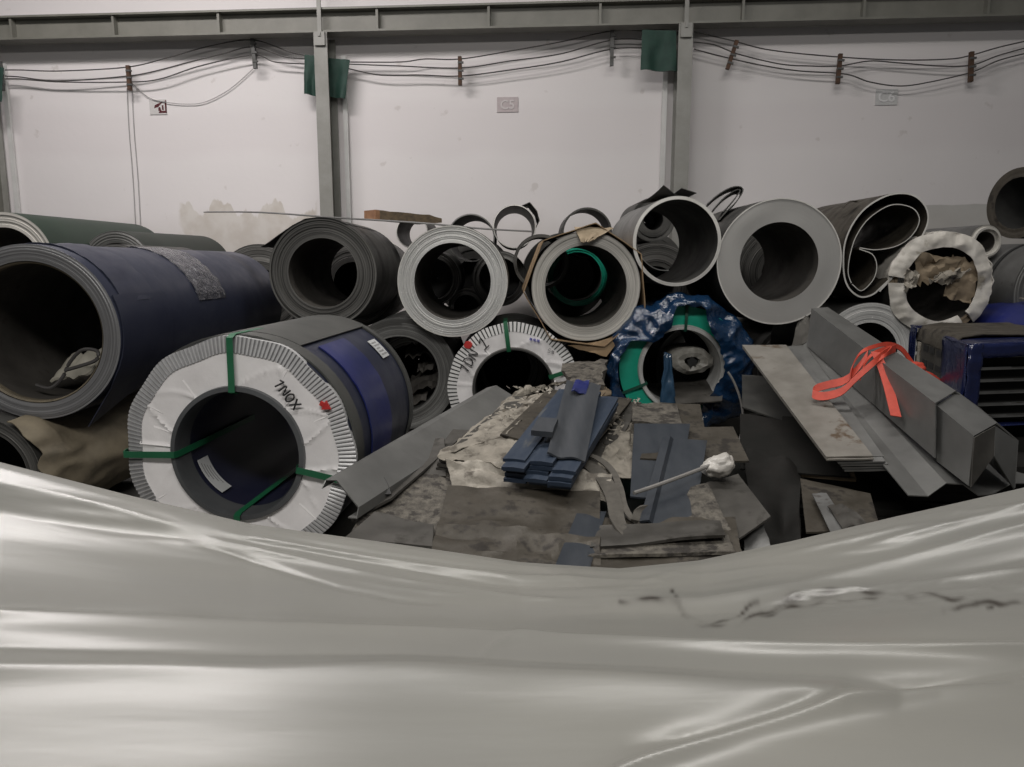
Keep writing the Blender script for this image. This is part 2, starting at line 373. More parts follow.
for (x, y, h, tilt, m, lab) in [(1, 76, 30, 0, 'spacer_grey', 'dark cable spacer at the far left edge of the wall'),
        (129, 78, 25, 0, 'rust', 'brown wooden cable spacer above the red square sign'),
        (254, 53, 31, -3, 'spacer_grey', 'dark notched cable spacer between the red sign and the left column'),
        (460, 71, 28, 0, 'rust', 'brown cable spacer above the faded C5 sign'),
        (612, 47, 36, 0, 'spacer_grey', 'dark cable spacer beside the right green cover'),
        (732, 55, 28, 17, 'rust', 'tilted brown cable spacer just right of the right column'),
        (839, 69, 28, 2, 'rust', 'brown cable spacer left of the faded C6 sign'),
        (971, 67, 28, -3, 'rust', 'brown cable spacer at the far right of the wall')]:
    p = W(x, y, .16); s = h / F_PX * 9.4
    t = thing('cable_spacer', lab, 'spacer', p - V((0, 0, s / 2)), WR, 'spacers holding the wall cables')
    bm = bmesh.new(); R_ = Matrix.Rotation(math.radians(tilt), 4, 'Y')
    add_box(bm, (0, 0, 0), (.045, .05, s))
    bmesh.ops.transform(bm, matrix=Matrix.Translation((0, 0, s / 2)) @ R_, verts=bm.verts)
    put(bm, 'bar', M[m], t, smooth=0)
    for k in range(3):
        bm = bmesh.new(); add_box(bm, (.012, -.018, (k - 1.0) * s * .28), (.07, .03, .022))
        bmesh.ops.transform(bm, matrix=Matrix.Translation((0, 0, s / 2)) @ R_, verts=bm.verts)
        put(bm, 'clamp', M['spacer_grey'], t, smooth=0)
def cover(pts, off, label):
    c = [W(x, y, off) for x, y in pts]
    bm = bmesh.new(); n = V((math.sin(WR), -math.cos(WR), 0))
    add_shell(bm, grid4([c[3], c[2], c[1], c[0]], 12, 8, lambda u, v: n * (.03 * math.sin(u * 9) * (1 - v) + .02 * nz(u * 4, v * 3))), .012)
    return tag(put(bm, 'tarp_cover', M['green_cloth']), label, 'cover')
cover([(305, 55), (321, 56), (321, 97), (305, 94)], .2, 'dark green tarp strip hanging at the left side of the left column')
cover([(325, 58), (350, 60), (345, 99), (325, 96)], .2, 'dark green tarp strip hanging at the right side of the left column')
cover([(642, 30), (676, 31), (676, 72), (641, 70)], .32, 'dark green tarp cover hung against the right column')
cover([(-10, 66), (4, 68), (2, 102), (-10, 100)], .42, 'dark green tarp cover at the far left of the wall')
def sign(pts, m, label):
    c = [W(x, y, .012) for x, y in pts]
    t = thing('wall_sign', label, 'sign', (c[2] + c[3]) / 2, WR)
    w = (c[1] - c[0]).length; h = (c[0] - c[3]).length
    bm = bmesh.new(); add_box(bm, (0, 0.004, h / 2), (w, .008, h)); put(bm, 'panel', m, t, smooth=0)
    return t, w, h
def letters(t, txt, x, z, size, m, name='lettering', y=-.004):
    c = bpy.data.curves.new(name, 'FONT'); c.body = txt; c.size = size; c.align_x = 'CENTER'; c.align_y = 'CENTER'; c.extrude = .002; c.offset = size * .015
    o = bpy.data.objects.new(name, c); COL.objects.link(o); o.parent = t; o.location = (x, y, z); o.rotation_euler = (PI / 2, 0, 0)
    c.materials.append(m)
    me = bpy.data.meshes.new_from_object(o.evaluated_get(bpy.context.evaluated_depsgraph_get()))
    q = bpy.data.objects.new(name, me); COL.objects.link(q); q.parent = t; q.location = o.location; q.rotation_euler = o.rotation_euler
    bpy.data.objects.remove(o); bpy.data.curves.remove(c)
t, w, h = sign([(497, 97), (518, 97), (518, 112), (497, 112)], mat('faded_mauve_paint', (.44, .38, .39), (.50, .45, .45), 20, .8), 'faded mauve sign painted with C5 between the columns')
letters(t, 'C5', 0, h * .46, h * .85, mat('pale_letter', (.60, .56, .56), (.56, .53, .53), 30, .8))
t, w, h = sign([(875, 89), (897, 89), (897, 105), (875, 105)], mat('faded_grey_paint', (.50, .50, .50), (.56, .56, .555), 20, .8), 'faded grey sign painted with C6 on the right part of wall')
letters(t, 'C6', 0, h * .48, h * .9, mat('pale_letter_grey', (.72, .71, .72), (.66, .66, .66), 30, .8))
t, w, h = sign([(150, 100), (167, 101), (167, 114), (150, 115)], mat('grey_sign_panel', (.50, .49, .48), (.58, .56, .55), 20, .7), 'small grey sign with dark red mark on the left wall')
bm = bmesh.new()
for q in [[(.02, .1), (.5, .1), (.5, .24), (.1, .24)], [(.42, .24), (.5, .24), (.5, .95), (.42, .9)], [(-.22, .42), (.02, .5), (.36, .9), (.22, .82), (-.18, .62)], [(.02, .24), (.2, .24), (.12, .5), (.02, .45)], [(.24, .3), (.33, .3), (.33, .62), (.24, .6)]]:
    a = [bm.verts.new((x * w, -.004, z * h)) for x, z in q]; b = [bm.verts.new((x * w, .002, z * h)) for x, z in q]
    bm.faces.new(a); bm.faces.new(b[::-1])
    for k in range(len(q)): bm.faces.new((a[k], a[(k + 1) % len(q)], b[(k + 1) % len(q)], b[k]))
put(bm, 'red_mark', M['dark_red'], t, smooth=0)

# ---------------------------------------------------------------- coils
def coil_mesh(R, r, L, mats, seg=72, layers=14, jit=.004, rim=False, oval=None, seed=1, lip=0.):
    """Wound sheet: stepped front edge, outer skin, bore and rear edge. Slots: face, outer, bore, rim."""
    rnd = random.Random(seed); bm = bmesh.new(); prof = []
    for k in range(layers):
        ra = r + (R - r) * k / layers; rb = r + (R - r) * (k + 1) / layers
        y = rnd.uniform(-jit, jit) + (lip * (1 - k / layers))
        prof += [(ra + .001, y, 0), (rb - .001, y, 0)]
    if rim: prof += [(R - .010, -.006, 3), (R, -.006, 3)]
    n0 = len(prof)
    for j in range(5): prof.append((R, .006 + (L - .006) * j / 4, 1))
    prof += [(r, L, 0)]
    for j in range(1, 5): prof.append((r, L - (L - .0) * j / 5, 2))
    rows = []; of = oval or (lambda a: 1.)
    ph = rnd.random() * 6
    for (ra, y, mi) in prof:
        f = lambda a, ra=ra: of(a) + .004 * nz(math.cos(a) * 1.6 + ph, math.sin(a) * 1.6, seed) * (1 if ra > R * .8 else .6)
        row = ring_pts(ra, y, seg, f)
        if y < .05 and y > -.05:
            for p in row: p.y += .006 * nz(p.x * 3 + ph, p.z * 3, ra * 6)
        rows.append(row)
    rows.append(rows[0])
    vs = [[bm.verts.new(p) for p in rw] for rw in rows[:-1]]; vs.append(vs[0])
    for i in range(len(rows) - 1):
        mi = prof[i + 1][2] if i + 1 < len(prof) else 2
        for j in range(seg):
            k = (j + 1) % seg
            f = bm.faces.new((vs[i][j], vs[i][k], vs[i + 1][k], vs[i + 1][j])); f.material_index = mi
    return bm
def coil(label, px, py, d, R, r, L=1.25, yaw=0, face='face_grey', outer='steel', bore='bore', name='steel_coil', cat='coil', group='steel coils stacked along the wall', as_thing=False, dz=0, **kw):
    c = P(px, py, d) + V((0, 0, dz))
    bm = coil_mesh(R, r, L, None, **kw)
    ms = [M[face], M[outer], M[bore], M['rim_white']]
    if as_thing:
        t = thing(name, label, cat, c - V((0, 0, R)), -math.radians(yaw), group)
        o = put(bm, 'wound_sheet', ms, t, loc=(0, 0, R))
        return t, o
    o = put(bm, name, ms, loc=c, rot=(0, 0, -math.radians(yaw)))
    tag(o, label, cat, group)
    return o, o
def cyl_patch(r, a0, a1, y0, y1, t, na=10, ny=4, inward=False, wob=0):
    rows = []
    for j in range(ny + 1):
        y = y0 + (y1 - y0) * j / ny
        rows.append([V(((r + wob * nz(a * 9, y * 9)) * math.cos(a), y, (r + wob * nz(a * 9, y * 9)) * math.sin(a))) for a in [math.radians(a0 + (a1 - a0) * i / na) for i in range(na + 1)]])
    bm = bmesh.new(); add_shell(bm, rows, t if not inward else -t); return bm
def annulus(r0, r1, y0, y1, seg=180, nr=8, disp=None, of=None, t=.006, mi=0):
    """Front sheet between two radii with a back face."""
    bm = bmesh.new(); rows = []
    for k in range(nr + 1):
        u = k / nr; ra = r0 + (r1 - r0) * u
        row = ring_pts(ra, y0 + (y1 - y0) * u, seg, of)
        if disp:
            for p in row: p.y += disp(p, u)
        rows.append(row)
    back = [[p + V((0, t, 0)) for p in rows[-1]], [p + V((0, t, 0)) for p in rows[0]]]
    allr = rows + back
    vs = [[bm.verts.new(p) for p in rw] for rw in allr]; vs.append(vs[0])
    for i in range(len(vs) - 1):
        for j in range(seg):
            k = (j + 1) % seg
            f = bm.faces.new((vs[i][j], vs[i][k], vs[i + 1][k], vs[i + 1][j]))
            f.material_index = mi(i, j) if callable(mi) else mi
    return bm
GLY = {'I': [[(.3, 0), (.5, 1)], [(.1, .8), (.5, 1)]], 'N': [[(0, 0), (.1, .95), (.6, .1), (.65, 1)]], 'O': [[(.3, 1), (.05, .7), (.05, .25), (.35, 0), (.6, .3), (.6, .75), (.3, 1)]],
       'X': [[(0, 1), (.65, 0)], [(.65, 1), (0, 0)]], 'D': [[(.05, 0), (.1, 1), (.5, .85), (.65, .5), (.5, .15), (.05, 0)]], '1': [[(.05, .7), (.45, 1), (.3, 0)], [(0, 0), (.6, .05)]],
       '-': [[(.1, .5), (.5, .5)]], 'S': [[(.6, .95), (.1, .9), (.1, .55), (.55, .5), (.55, .1), (0, 0)]], '~': [[(0, .4), (.15, .9), (.3, .2), (.45, .9), (.6, .2)]], ' ': []}
def scribble(t, name, txt, x, z, ang, size, m, y, r=.004, parent_R=0, adv=.85):
    bm = bmesh.new(); cx = 0; a = math.radians(ang)
    for ch in txt:
        for st in GLY[ch]:
            pts = []
            for (u, v) in st:
                X, Z = (cx + u) * size, v * size
                pts.append(V((x + X * math.cos(a) - Z * math.sin(a), y, z + X * math.sin(a) + Z * math.cos(a))))
            add_tube(bm, spline(pts, 4 * len(pts)), r, 5)
        cx += adv
    return put(bm, name, m, t, loc=(0, 0, parent_R))

# --- big white-faced blue coil in front
R0, r0 = .578, .320
t, o = coil('blue coil with white wrapped face and green straps in the foreground', 240, 450, 3.8, R0, r0, 1.40, 4.2, face='slate', outer='navy', bore='navy_bore', as_thing=True, seg=96, group=None, dz=-.012)
poly = lambda a: 1 + .012 * math.cos(11 * a + .6) + .008 * math.cos(5 * a)
cr = lambda a: poly(a)
bm = annulus(R0 * .868, R0 * 1.008, -.028, -.012, seg=510, nr=3, of=cr, t=.03, disp=lambda p, u: .0035 * math.cos(math.atan2(p.z, p.x) * 170), mi=lambda i, j: 1 if i < 3 and j % 3 == 0 else 0)
put(bm, 'crimped_edge_ring', [M['crimp'], M['crimp_gap']], t, loc=(0, 0, R0), smooth=20)
def wrinkle(p, u):
    a = math.atan2(p.z, p.x)
    s = sum(.013 * math.exp(-((math.atan2(math.sin(a - b - k * (u - .5)), math.cos(a - b - k * (u - .5)))) / .013) ** 2) for b, k in ((.25, .2), (.55, -.3), (.95, .35), (1.25, -.5), (2.35, .3), (2.75, -.2), (3.05, 0), (3.5, .3), (3.9, -.3), (5.2, .2), (5.75, -.35), (6.1, .1)))
    return -s - .007 * nz(p.x * 6, p.z * 6, 3) * math.sin(u * PI)
bm = annulus(r0 * 1.06, R0 * .875, -.020, -.022, seg=220, nr=10, disp=wrinkle, of=lambda a: 1 + .006 * math.cos(11 * a + .6))
put(bm, 'white_face_cover', M['wrap_white'], t, loc=(0, 0, R0))
bm = bmesh.new()
rows = [ring_pts(a, y, 96) for a, y in ((r0 * 1.075, -.012), (r0 * 1.06, -.042), (r0 * .99, -.045), (r0 * .965, -.02), (r0 * .965, .10), (r0 * .995, .10))]
add_loft(bm, rows + [rows[0]], closed=True); bmesh.ops.remove_doubles(bm, verts=bm.verts, dist=1e-6)
put(bm, 'bore_ring', mat('dark_bore_ring', (.085, .09, .095), (.12, .125, .13), 4, .35, .3), t, loc=(0, 0, R0))
for a in (90, 181, -13, -92):
    ar = math.radians(a); e = V((math.cos(ar), 0, math.sin(ar))); s = V((-math.sin(ar), 0, math.cos(ar)))
    pts = [e * (R0 + .012) + V((0, .35, 0)), e * (R0 + .014) + V((0, 0, 0)), e * (R0 * 1.0) + V((0, -.045, 0)), e * (R0 * .87) + V((0, -.048, 0)), e * (r0 * 1.06) + V((0, -.052, 0)), e * (r0 * .985) + V((0, -.056, 0)), e * (r0 * .955) + V((0, -.03, 0)), e * (r0 * .955) + V((0, .9, 0))]
    bm = bmesh.new(); add_ribbon(bm, pts, .032, .004, s)
    put(bm, 'strap', M['strap_green'], t, loc=(0, 0, R0))
put(cyl_patch(R0 + .014, -20, 200, .02, .15, .01, na=40), 'slate_edge_band', M['slate'], t, loc=(0, 0, R0))
put(cyl_patch(R0 + .012, -25, 58, .33, .78, .008, na=24, wob=.004), 'blue_film_band', M['navy_bright'], t, loc=(0, 0, R0))
put(cyl_patch(R0 + .016, 62, 112, .15, 1.39, .008, na=14), 'grey_overlap_sheet', M['slate'], t, loc=(0, 0, R0))
put(cyl_patch(R0 + .016, -30, 112, 1.32, 1.395, .012, na=30), 'rear_edge_band', M['slate'], t, loc=(0, 0, R0))
lab = put(cyl_patch(R0 + .012, 36, 50, 1.07, 1.23, .004), 'outer_label', M['label_white'], t, loc=(0, 0, R0))
bm = bmesh.new()
for k in range(5):
    b2 = cyl_patch(R0 + .0135, 38 + k * 2.3, 39 + k * 2.3, 1.09, 1.21 - .02 * (k % 3), .002, 3, 2)
    me = bpy.data.meshes.new('tmp'); b2.to_mesh(me); bm.from_mesh(me); bpy.data.meshes.remove(me); b2.free()
put(bm, 'label_print', M['ink_grey'], lab)
lab = put(cyl_patch(r0 * .955, 196, 236, .14, .25, .003, inward=True), 'bore_label', M['label_white'], t, loc=(0, 0, R0))
bm = bmesh.new()
for k in range(4):
    b2 = cyl_patch(r0 * .95, 200 + k * 2, 216 + k * 4, .155 + k * .022, .163 + k * .022, .001, 6, 2, inward=True)
    me = bpy.data.meshes.new('tmp'); b2.to_mesh(me); bm.from_mesh(me); bpy.data.meshes.remove(me); b2.free()
put(bm, 'label_print', M['ink_grey'], lab)
scribble(t, 'handwriting', 'INOX', .205, .355, -53, .050, M['ink'], -.046, .0045, R0)
bm = bmesh.new()
for q in ([(.0, 0), (.04, .026), (.04, -.026)], [(.036, .011), (.06, .011), (.06, -.011), (.036, -.011)]):
    a_ = math.radians(150); b_ = V((.485, 0, .235))
    A = [bm.verts.new(b_ + V((x * math.cos(a_) - z * math.sin(a_), -.046, x * math.sin(a_) + z * math.cos(a_)))) for x, z in q]
    B = [bm.verts.new(v.co + V((0, .012, 0))) for v in A]
    bm.faces.new(A); bm.faces.new(B[::-1])
    for k in range(len(q)): bm.faces.new((A[k], A[(k + 1) % len(q)], B[(k + 1) % len(q)], B[k]))
put(bm, 'red_arrow', M['red'], t, loc=(0, 0, R0), smooth=0)

# --- navy coil on the left with things in its bore
R1, r1 = .50, .405
t, o = coil('big navy coil at the left edge with grey end and taped body', 33, 333, 4.33, R1, r1, 2.9, 1, face='face_blue_coil', outer='navy', as_thing=True, seg=96, group=None, layers=7, jit=.005, seed=4)
put(cyl_patch(R1 + .008, 15, 125, 1.12, 1.60, .006, na=40, ny=12, wob=.012), 'clear_tape_wrap', M['film_clear'], t, loc=(0, 0, R1))
put(cyl_patch(R1 + .010, 20, 118, .10, .50, .008, na=30, wob=.01), 'outer_sheet_lap', M['navy'], t, loc=(0, 0, R1))
rows = []
for j in range(9):
    y = .02 + .62 * j / 8; k = 1 - j / 8
    rows.append([V(((R1 + .006) * math.cos(a), y, (R1 + .006) * math.sin(a))) for a in [math.radians(25 - 55 * i / 8) for i in range(9)]] +
                [V(((R1 + .006) * math.cos(math.radians(-30)) - q * .20 * k, y + .03, (R1 + .006) * math.sin(math.radians(-30)) - q * .30 * k - .001)) for q in (.25, .5, .75, 1.)])
bm = bmesh.new(); add_shell(bm, rows, .006); put(bm, 'loose_sheet_corner', M['navy'], t, loc=(0, 0, R1))
bm = bmesh.new(); add_loft(bm, [ring_pts(a, y, 72) for a, y in ((r1 - .003, .0), (r1 - .012, .01), (r1 - .012, .05), (r1 - .002, .05))], closed=True)
put(bm, 'bore_lining', M['kraft_dirty'], t, loc=(0, 0, R1))
# bag and cable inside the bore
bm = bmesh.new(); c = P(76, 368, 4.75)
rows = grid4([c + V((-.13, -.05, -.085)), c + V((.12, -.06, -.03)), c + V((.15, .12, .10)), c + V((-.08, .12, .05))], 12, 10, lambda u, v: V((0, 0, .04 * nz(u * 4, v * 4, 5) + .03 * math.sin(u * PI) * math.sin(v * PI))))
add_shell(bm, rows, .015); tag(put(bm, 'plastic_bag', M['bag']), 'crumpled dirty white plastic bag inside the big navy coil', 'bag')
bm = bmesh.new(); add_tube(bm, spline([P(36, 385, 4.55), P(50, 388, 4.55), P(62, 378, 4.56), P(70, 362, 4.56), P(82, 350, 4.56), P(97, 351, 4.56), P(96, 360, 4.55), P(80, 366, 4.55), P(66, 370, 4.55)], 50), .011, 7)
tag(put(bm, 'black_cord', M['cable']), 'curled black cord lying on the plastic bag in the navy coil', 'cord')

# --- paper wrapped coil below the navy one
R2 = .335
t, o = coil('brown paper wrapped coil lying under the big navy coil', -14, 476, 4.35, R2, .25, 1.1, 4, face='face_dark', outer='steel_dark', bore='bore_shade_dark', as_thing=True, group=None, dz=.01)
rows = []
for j in range(21):
    y = -.03 + 1.1 * j / 20
    rows.append([V(((R2 + .03 + .16 * min(1, j / 11) * max(0, math.cos(math.radians(a - 15))) + .035 * nz(a * .05, y * 5, 2) + .035 * (1 - 2 * abs(nz(a * .045, y * 4, 12)))) * math.cos(math.radians(a)), y + (.04 * nz(a * .06, 0, 9)), (R2 + .03 + .03 * nz(a * .05, y * 5, 6)) * math.sin(math.radians(a)))) for a in range(-75, 66, 3)])
bm = bmesh.new(); add_shell(bm, rows, .006); put(bm, 'paper_wrapper', M['kraft_dirty'], t, loc=(0, 0, R2))

# --- green coils behind, far left
coil('dark green painted coil at the far left behind the navy coil', 7, 263, 7.6, .5, .35, 2.3, 3, face='face_chalk', outer='green_paint', layers=5, seed=8)
coil('dull green coil further back beyond the dark green coil', 118, 274, 8.2, .46, .33, 1.55, 10, face='face_grey', outer='green_dull', seed=9)

# --- second layer along the wall, left to right
t, o = coil('dark loosely wound coil with flyaway outer sheet above the blue coil', 323, 273, 6.08, .432, .275, 1.45, 0, face='face_dark', outer='steel_dark', bore='bore', as_thing=True, layers=9, jit=.012, seed=3)
rows = []
pa = [V((.432 * math.cos(math.radians(a)), 0, .432 * math.sin(math.radians(a)))) for a in (62, 70, 78, 86, 94)]
pa += [V((-.12, 0, .42)), V((-.22, 0, .37)), V((-.32, 0, .305)), V((-.42, 0, .235)), V((-.475, 0, .205))]
for j in range(6): rows.append([p * 1.012 + V((0, -.02 + 1.3 * j / 5, 0)) for p in pa])
bm = bmesh.new(); add_shell(bm, rows, .004); put(bm, 'loose_outer_sheet', M['steel_dark'], t, loc=(0, 0, .432))
t, o = coil('pale grey faced coil with white outer rim left of the brown paper coil', 452.5, 280.5, 6.06, .44, .305, 1.25, 0, face='face_light', outer='steel_dark', bore='bore', as_thing=True, layers=16, rim=True, seed=5, dz=-.01)
put(cyl_patch(.446, -8, 75, .06, 1.1, .005, na=24, wob=.006), 'loose_outer_sheet', M['steel_dark'], t, loc=(0, 0, .44))
# brown paper coil
t, o = coil('chalky ring-ended coil wrapped in torn brown paper', 586, 286, 6.06, .435, .325, 1.2, 0, face='face_chalk', outer='steel', bore='bore', as_thing=True, layers=3, jit=.012, seed=6, dz=-.005)
hexf = lambda a: 1 / max(math.cos(((a + .35) % (PI / 3.5)) - PI / 7), .5) * .985 + .012 * nz(math.cos(a) * 3, math.sin(a) * 3)
bm = bmesh.new(); rows = [ring_pts(.462, y, 70, hexf) for y in (-.035, .15, .4, .7, 1.1)]
rows += [ring_pts(.455, y, 70, hexf) for y in (1.1, .5, -.035)]; rows.append(rows[0])
add_loft(bm, rows, closed=True); bmesh.ops.remove_doubles(bm, verts=bm.verts, dist=1e-6); put(bm, 'paper_wrapper', M['kraft'], t, loc=(0, 0, .435), smooth=25)
rows = grid4([V((-.05, -.05, .345)), V((.02, -.05, .35)), V((.21, -.01, .455)), V((-.10, .01, .465))], 10, 6, lambda u, v: V((0, -.02 * abs(nz(u * 5, v * 4, 2)) - .01, .012 * nz(u * 6, v * 6))))
bm = bmesh.new(); add_shell(bm, rows, .005); put(bm, 'torn_paper_flap', mat('pale_torn_paper', (.36, .29, .20), (.27, .21, .14), 9, .8), t, loc=(0, 0, .435))
rows = grid4([V((-.14, .0, -.475)), V((.17, -.02, -.56)), V((.40, .0, -.26)), V((.2, .03, -.44))], 10, 5, lambda u, v: V((0, -.03 * abs(nz(u * 4, v * 3, 7)), .01 * nz(u * 5, v * 5))))
bm = bmesh.new(); add_shell(bm, rows, .005); put(bm, 'hanging_paper', M['kraft'], t, loc=(0, 0, .435))
# thin pipe-like roll
t, o = coil('thin-walled steel roll with bright rim beside the right column', 677, 241.5, 5.98, .35, .322, 1.3, -1, face='rim_white', outer='steel', bore='steel_dark', name='sheet_roll', cat='roll', as_thing=True, layers=2, jit=.003, seed=11, group='thin sheet rolls on the stack')
rows = [[V((.30 * math.cos(math.radians(a)) * (1 - .0016 * (a - 120)) - .03, y, .30 * math.sin(math.radians(a)) * (1 - .0016 * (a - 120)))) for a in range(118, 272, 8)] for y in (.12, .4, .8, 1.2)]
bm = bmesh.new(); add_shell(bm, rows, .006); put(bm, 'inner_curl', M['steel'], t, loc=(0, 0, .35))
rows = grid4([V((-.11, .05, .345)), V((.0, .05, .352)), V((-.02, .7, .36)), V((-.2, .7, .34))], 5, 6, lambda u, v: V((0, 0, .09 * (1 - u) * (1 - v) ** 2)))
bm = bmesh.new(); add_shell(bm, rows, .004); put(bm, 'lifted_sheet_tail', M['steel_dark'], t, loc=(0, 0, .35))
rows = grid4([V((.05, .0, .347)), V((.17, .0, .31)), V((.15, .7, .33)), V((.05, .7, .352))], 5, 6, lambda u, v: V((-.03, 0, .06 * (1 - v))))
bm = bmesh.new(); add_shell(bm, rows, .004); put(bm, 'lifted_sheet_tail', M['steel_dark'], t, loc=(0, 0, .35))
# loops of strip standing between thin roll and bright coil
bm = bmesh.new()
for (pts) in ([(706, 206), (716, 197), (728, 190), (738, 188.5), (742, 193), (736, 203), (726, 213), (718, 222)], [(712, 211), (722, 200), (734, 192), (739, 193), (732, 203), (722, 214)]):
    add_ribbon(bm, spline([P(x, y, 6.5) for x, y in pts], 28), .28, .008, V((.2, 1, -.05)))
tag(put(bm, 'strip_loop', M['steel_dark']), 'dark curled steel strip loops between thin roll and bright coil', 'strip')
# bright faced coil
coil('thick coil with smooth bright silver face right of the column', 779, 262, 6.03, .495, .31, 1.3, 0, face='face_bright', outer='steel_dark', bore='bore', layers=6, jit=.0, rim=True, seed=12)
# folded teardrop roll
def z5(x, y): return (700 + x / 3.068, 170 + y / 3.068)
DT = 6.2; ctr = P(883, 245, DT)
def sec(pts, n): return [V((q.x, 0, q.z)) for q in spline([P(*z5(x, y), DT) - ctr for x, y in pts], n)]
outer_p = sec([(600, 318), (570, 352), (540, 382), (500, 386), (464, 355), (446, 290), (450, 210), (490, 130), (560, 85), (630, 78), (676, 108), (690, 160), (664, 230), (625, 290), (590, 335), (560, 372)], 80)
inner_p = sec([(474, 352), (505, 372), (537, 345), (549, 300), (532, 258), (490, 240), (540, 247), (600, 235), (650, 200), (668, 152), (640, 114), (580, 107), (520, 140), (480, 195), (463, 250), (458, 310), (472, 348)], 80)
t = thing('folded_sheet_roll', 'brown steel roll crushed to a teardrop with curled inner sheet', 'roll', ctr + V((0, 0, -.36)), 0, 'thin sheet rolls on the stack')
for nm, pp, tk, m in (('outer_wrap', outer_p, .013, M['sheet_brown']), ('inner_curl', inner_p, .007, M['sheet_brown'])):
    bm = bmesh.new(); rows = []
    for j in range(7):
        y = 1.35 * j / 6
        rows.append([V((p.x + .005 * nz(k * .2, y * 3), p.y + y, p.z + .006 * nz(k * .15, y * 3, 4))) for k, p in enumerate(pp)])
    add_shell(bm, rows, tk)
    for f in bm.faces:
        if max(v.co.y for v in f.verts) < .03: f.material_index = 1
    put(bm, nm, [m, M['rim_white']], t, loc=(0, 0, .36))
bm = bmesh.new(); add_shell(bm, grid4([V((-.30, .10, .30)), V((-.18, .10, .345)), V((-.16, .2, .35)), V((-.27, .2, .31))], 5, 5, lambda u, v: V((0, 0, .03 * math.sin(u * 3)))), .006)
put(bm, 'sheet_tab', M['sheet_brown'], t, loc=(0, 0, .36))
# white wrapped torn coil
RT = .41
t, o = coil('coil with torn white wrapping and brown paper scraps on the right', 939, 284, 6.25, RT, .34, 1.2, 2, face='paper_brown', outer='steel_dark', bore='bore', as_thing=True, layers=3, jit=.01, seed=14)
def rag(p, u): return -.020 * (1 - 2 * abs(nz(p.x * 4.3, p.z * 4.9, 4))) - .008 * nz(p.x * 18, p.z * 18, 2) - .012 * math.sin(u * PI)
bm = annulus(.30, RT * 1.04, -.03, -.01, seg=240, nr=10, disp=rag, of=lambda a: 1 + .05 * nz(math.cos(a) * 2., math.sin(a) * 2., 1.3) + .006 * nz(math.cos(a) * 9, math.sin(a) * 9, 4), t=.006)
bmesh.ops.delete(bm, geom=[f for f in bm.faces if (lambda c: -58 < math.degrees(math.atan2(c.z, c.x)) < -47 or 171 < math.degrees(math.atan2(c.z, c.x)) < 178)(f.calc_center_median())], context='FACES')
put(bm, 'white_wrapping', M['wrap_dirty'], t, loc=(0, 0, RT))
put(cyl_patch(RT + .014, -40, 178, -.02, .42, .008, na=60, ny=8, wob=.02), 'white_side_wrapping', M['wrap_dirty'], t, loc=(0, 0, RT))
for k, (q, m) in enumerate([([(-.20, -.04, .0), (.03, -.02, .02), (.16, .0, .20), (-.22, .0, .26)], 'paper_brown'), ([(.02, -.05, -.10), (.26, -.02, -.17), (.33, .0, .16), (.10, .02, .24)], 'paper_brown'),
                            ([(-.12, -.08, .02), (.06, -.07, .0), (.22, -.05, .12), (-.02, -.06, .10)], 'paper_torn'), ([(-.31, -.06, -.05), (-.21, -.07, -.02), (-.20, -.05, .10), (-.3, -.04, .12)], 'paper_white')]):
    bm = bmesh.new(); add_shell(bm, grid4([V(x) for x in q], 10, 10, lambda u, v: V((.03 * nz(u * 5, v * 5, k), .05 * nz(u * 3, v * 4, k + 3), .045 * nz(u * 6, v * 5, k + 9)))), .005)
    put(bm, 'torn_paper', M[m], t, loc=(0, 0, RT))
# far right
coil('small ring-ended coil low beside the torn white coil', 986, 242, 6.7, .15, .09, .8, -4, face='face_chalk', outer='steel', layers=3, jit=.02, seed=15)
t, o = coil('upright-looking open coil at the top right edge', 1030, 207, 7.4, .42, .34, 1.1, 22, face='face_grey', outer='sheet_brown', bore='bore', as_thing=True, layers=4, seed=16) if False else coil('open brown coil resting high at the top right edge', 1018, 203, 7.4, .34, .245, 1.1, 72, face='sheet_brown', outer='steel', bore='bore_shade_dark', layers=4, seed=16)
t, o = coil('dark grey coil body with black strap at the right edge', 1060, 293, 6.4, .42, .3, 1.25, -4, face='face_grey', outer='steel', as_thing=True, seed=17)
bm = bmesh.new(); add_loft(bm, [ring_pts(.428, y, 60) for y in (.3, .34)], closed=True)
add_loft(bm, [ring_pts(.423, y, 60) for y in (.34, .3)], closed=True); put(bm, 'strap', M['black'], t, loc=(0, 0, .42))

# --- bottom layer
coil('grey ring of a coil half hidden behind the blue coil', 400, 372, 6.3, .47, .315, 1.2, 0, face='face_grey', outer='steel', bore='bore_shade_dark', layers=4, jit=.006, seed=18, dz=-.02)
for k, (x, y, s) in enumerate([(418, 352, .10), (424, 384, .12), (412, 398, .14), (426, 368, .07)]):
    c = P(x, y, 6.62); bm = bmesh.new()
    add_shell(bm, grid4([c + V((-s, -s, -s * .4)), c + V((s, -s, 0)), c + V((s, s, s)), c + V((-s, s, s * .5))], 6, 6, lambda u, v: V((0, 0, .06 * nz(u * 4 + k, v * 4)))), .004)
    tag(put(bm, 'scrap_sheet', M['bore'], smooth=20), 'crumpled scrap sheet stuffed inside the half hidden grey coil', 'scrap', 'scrap stuffed in the grey coil')
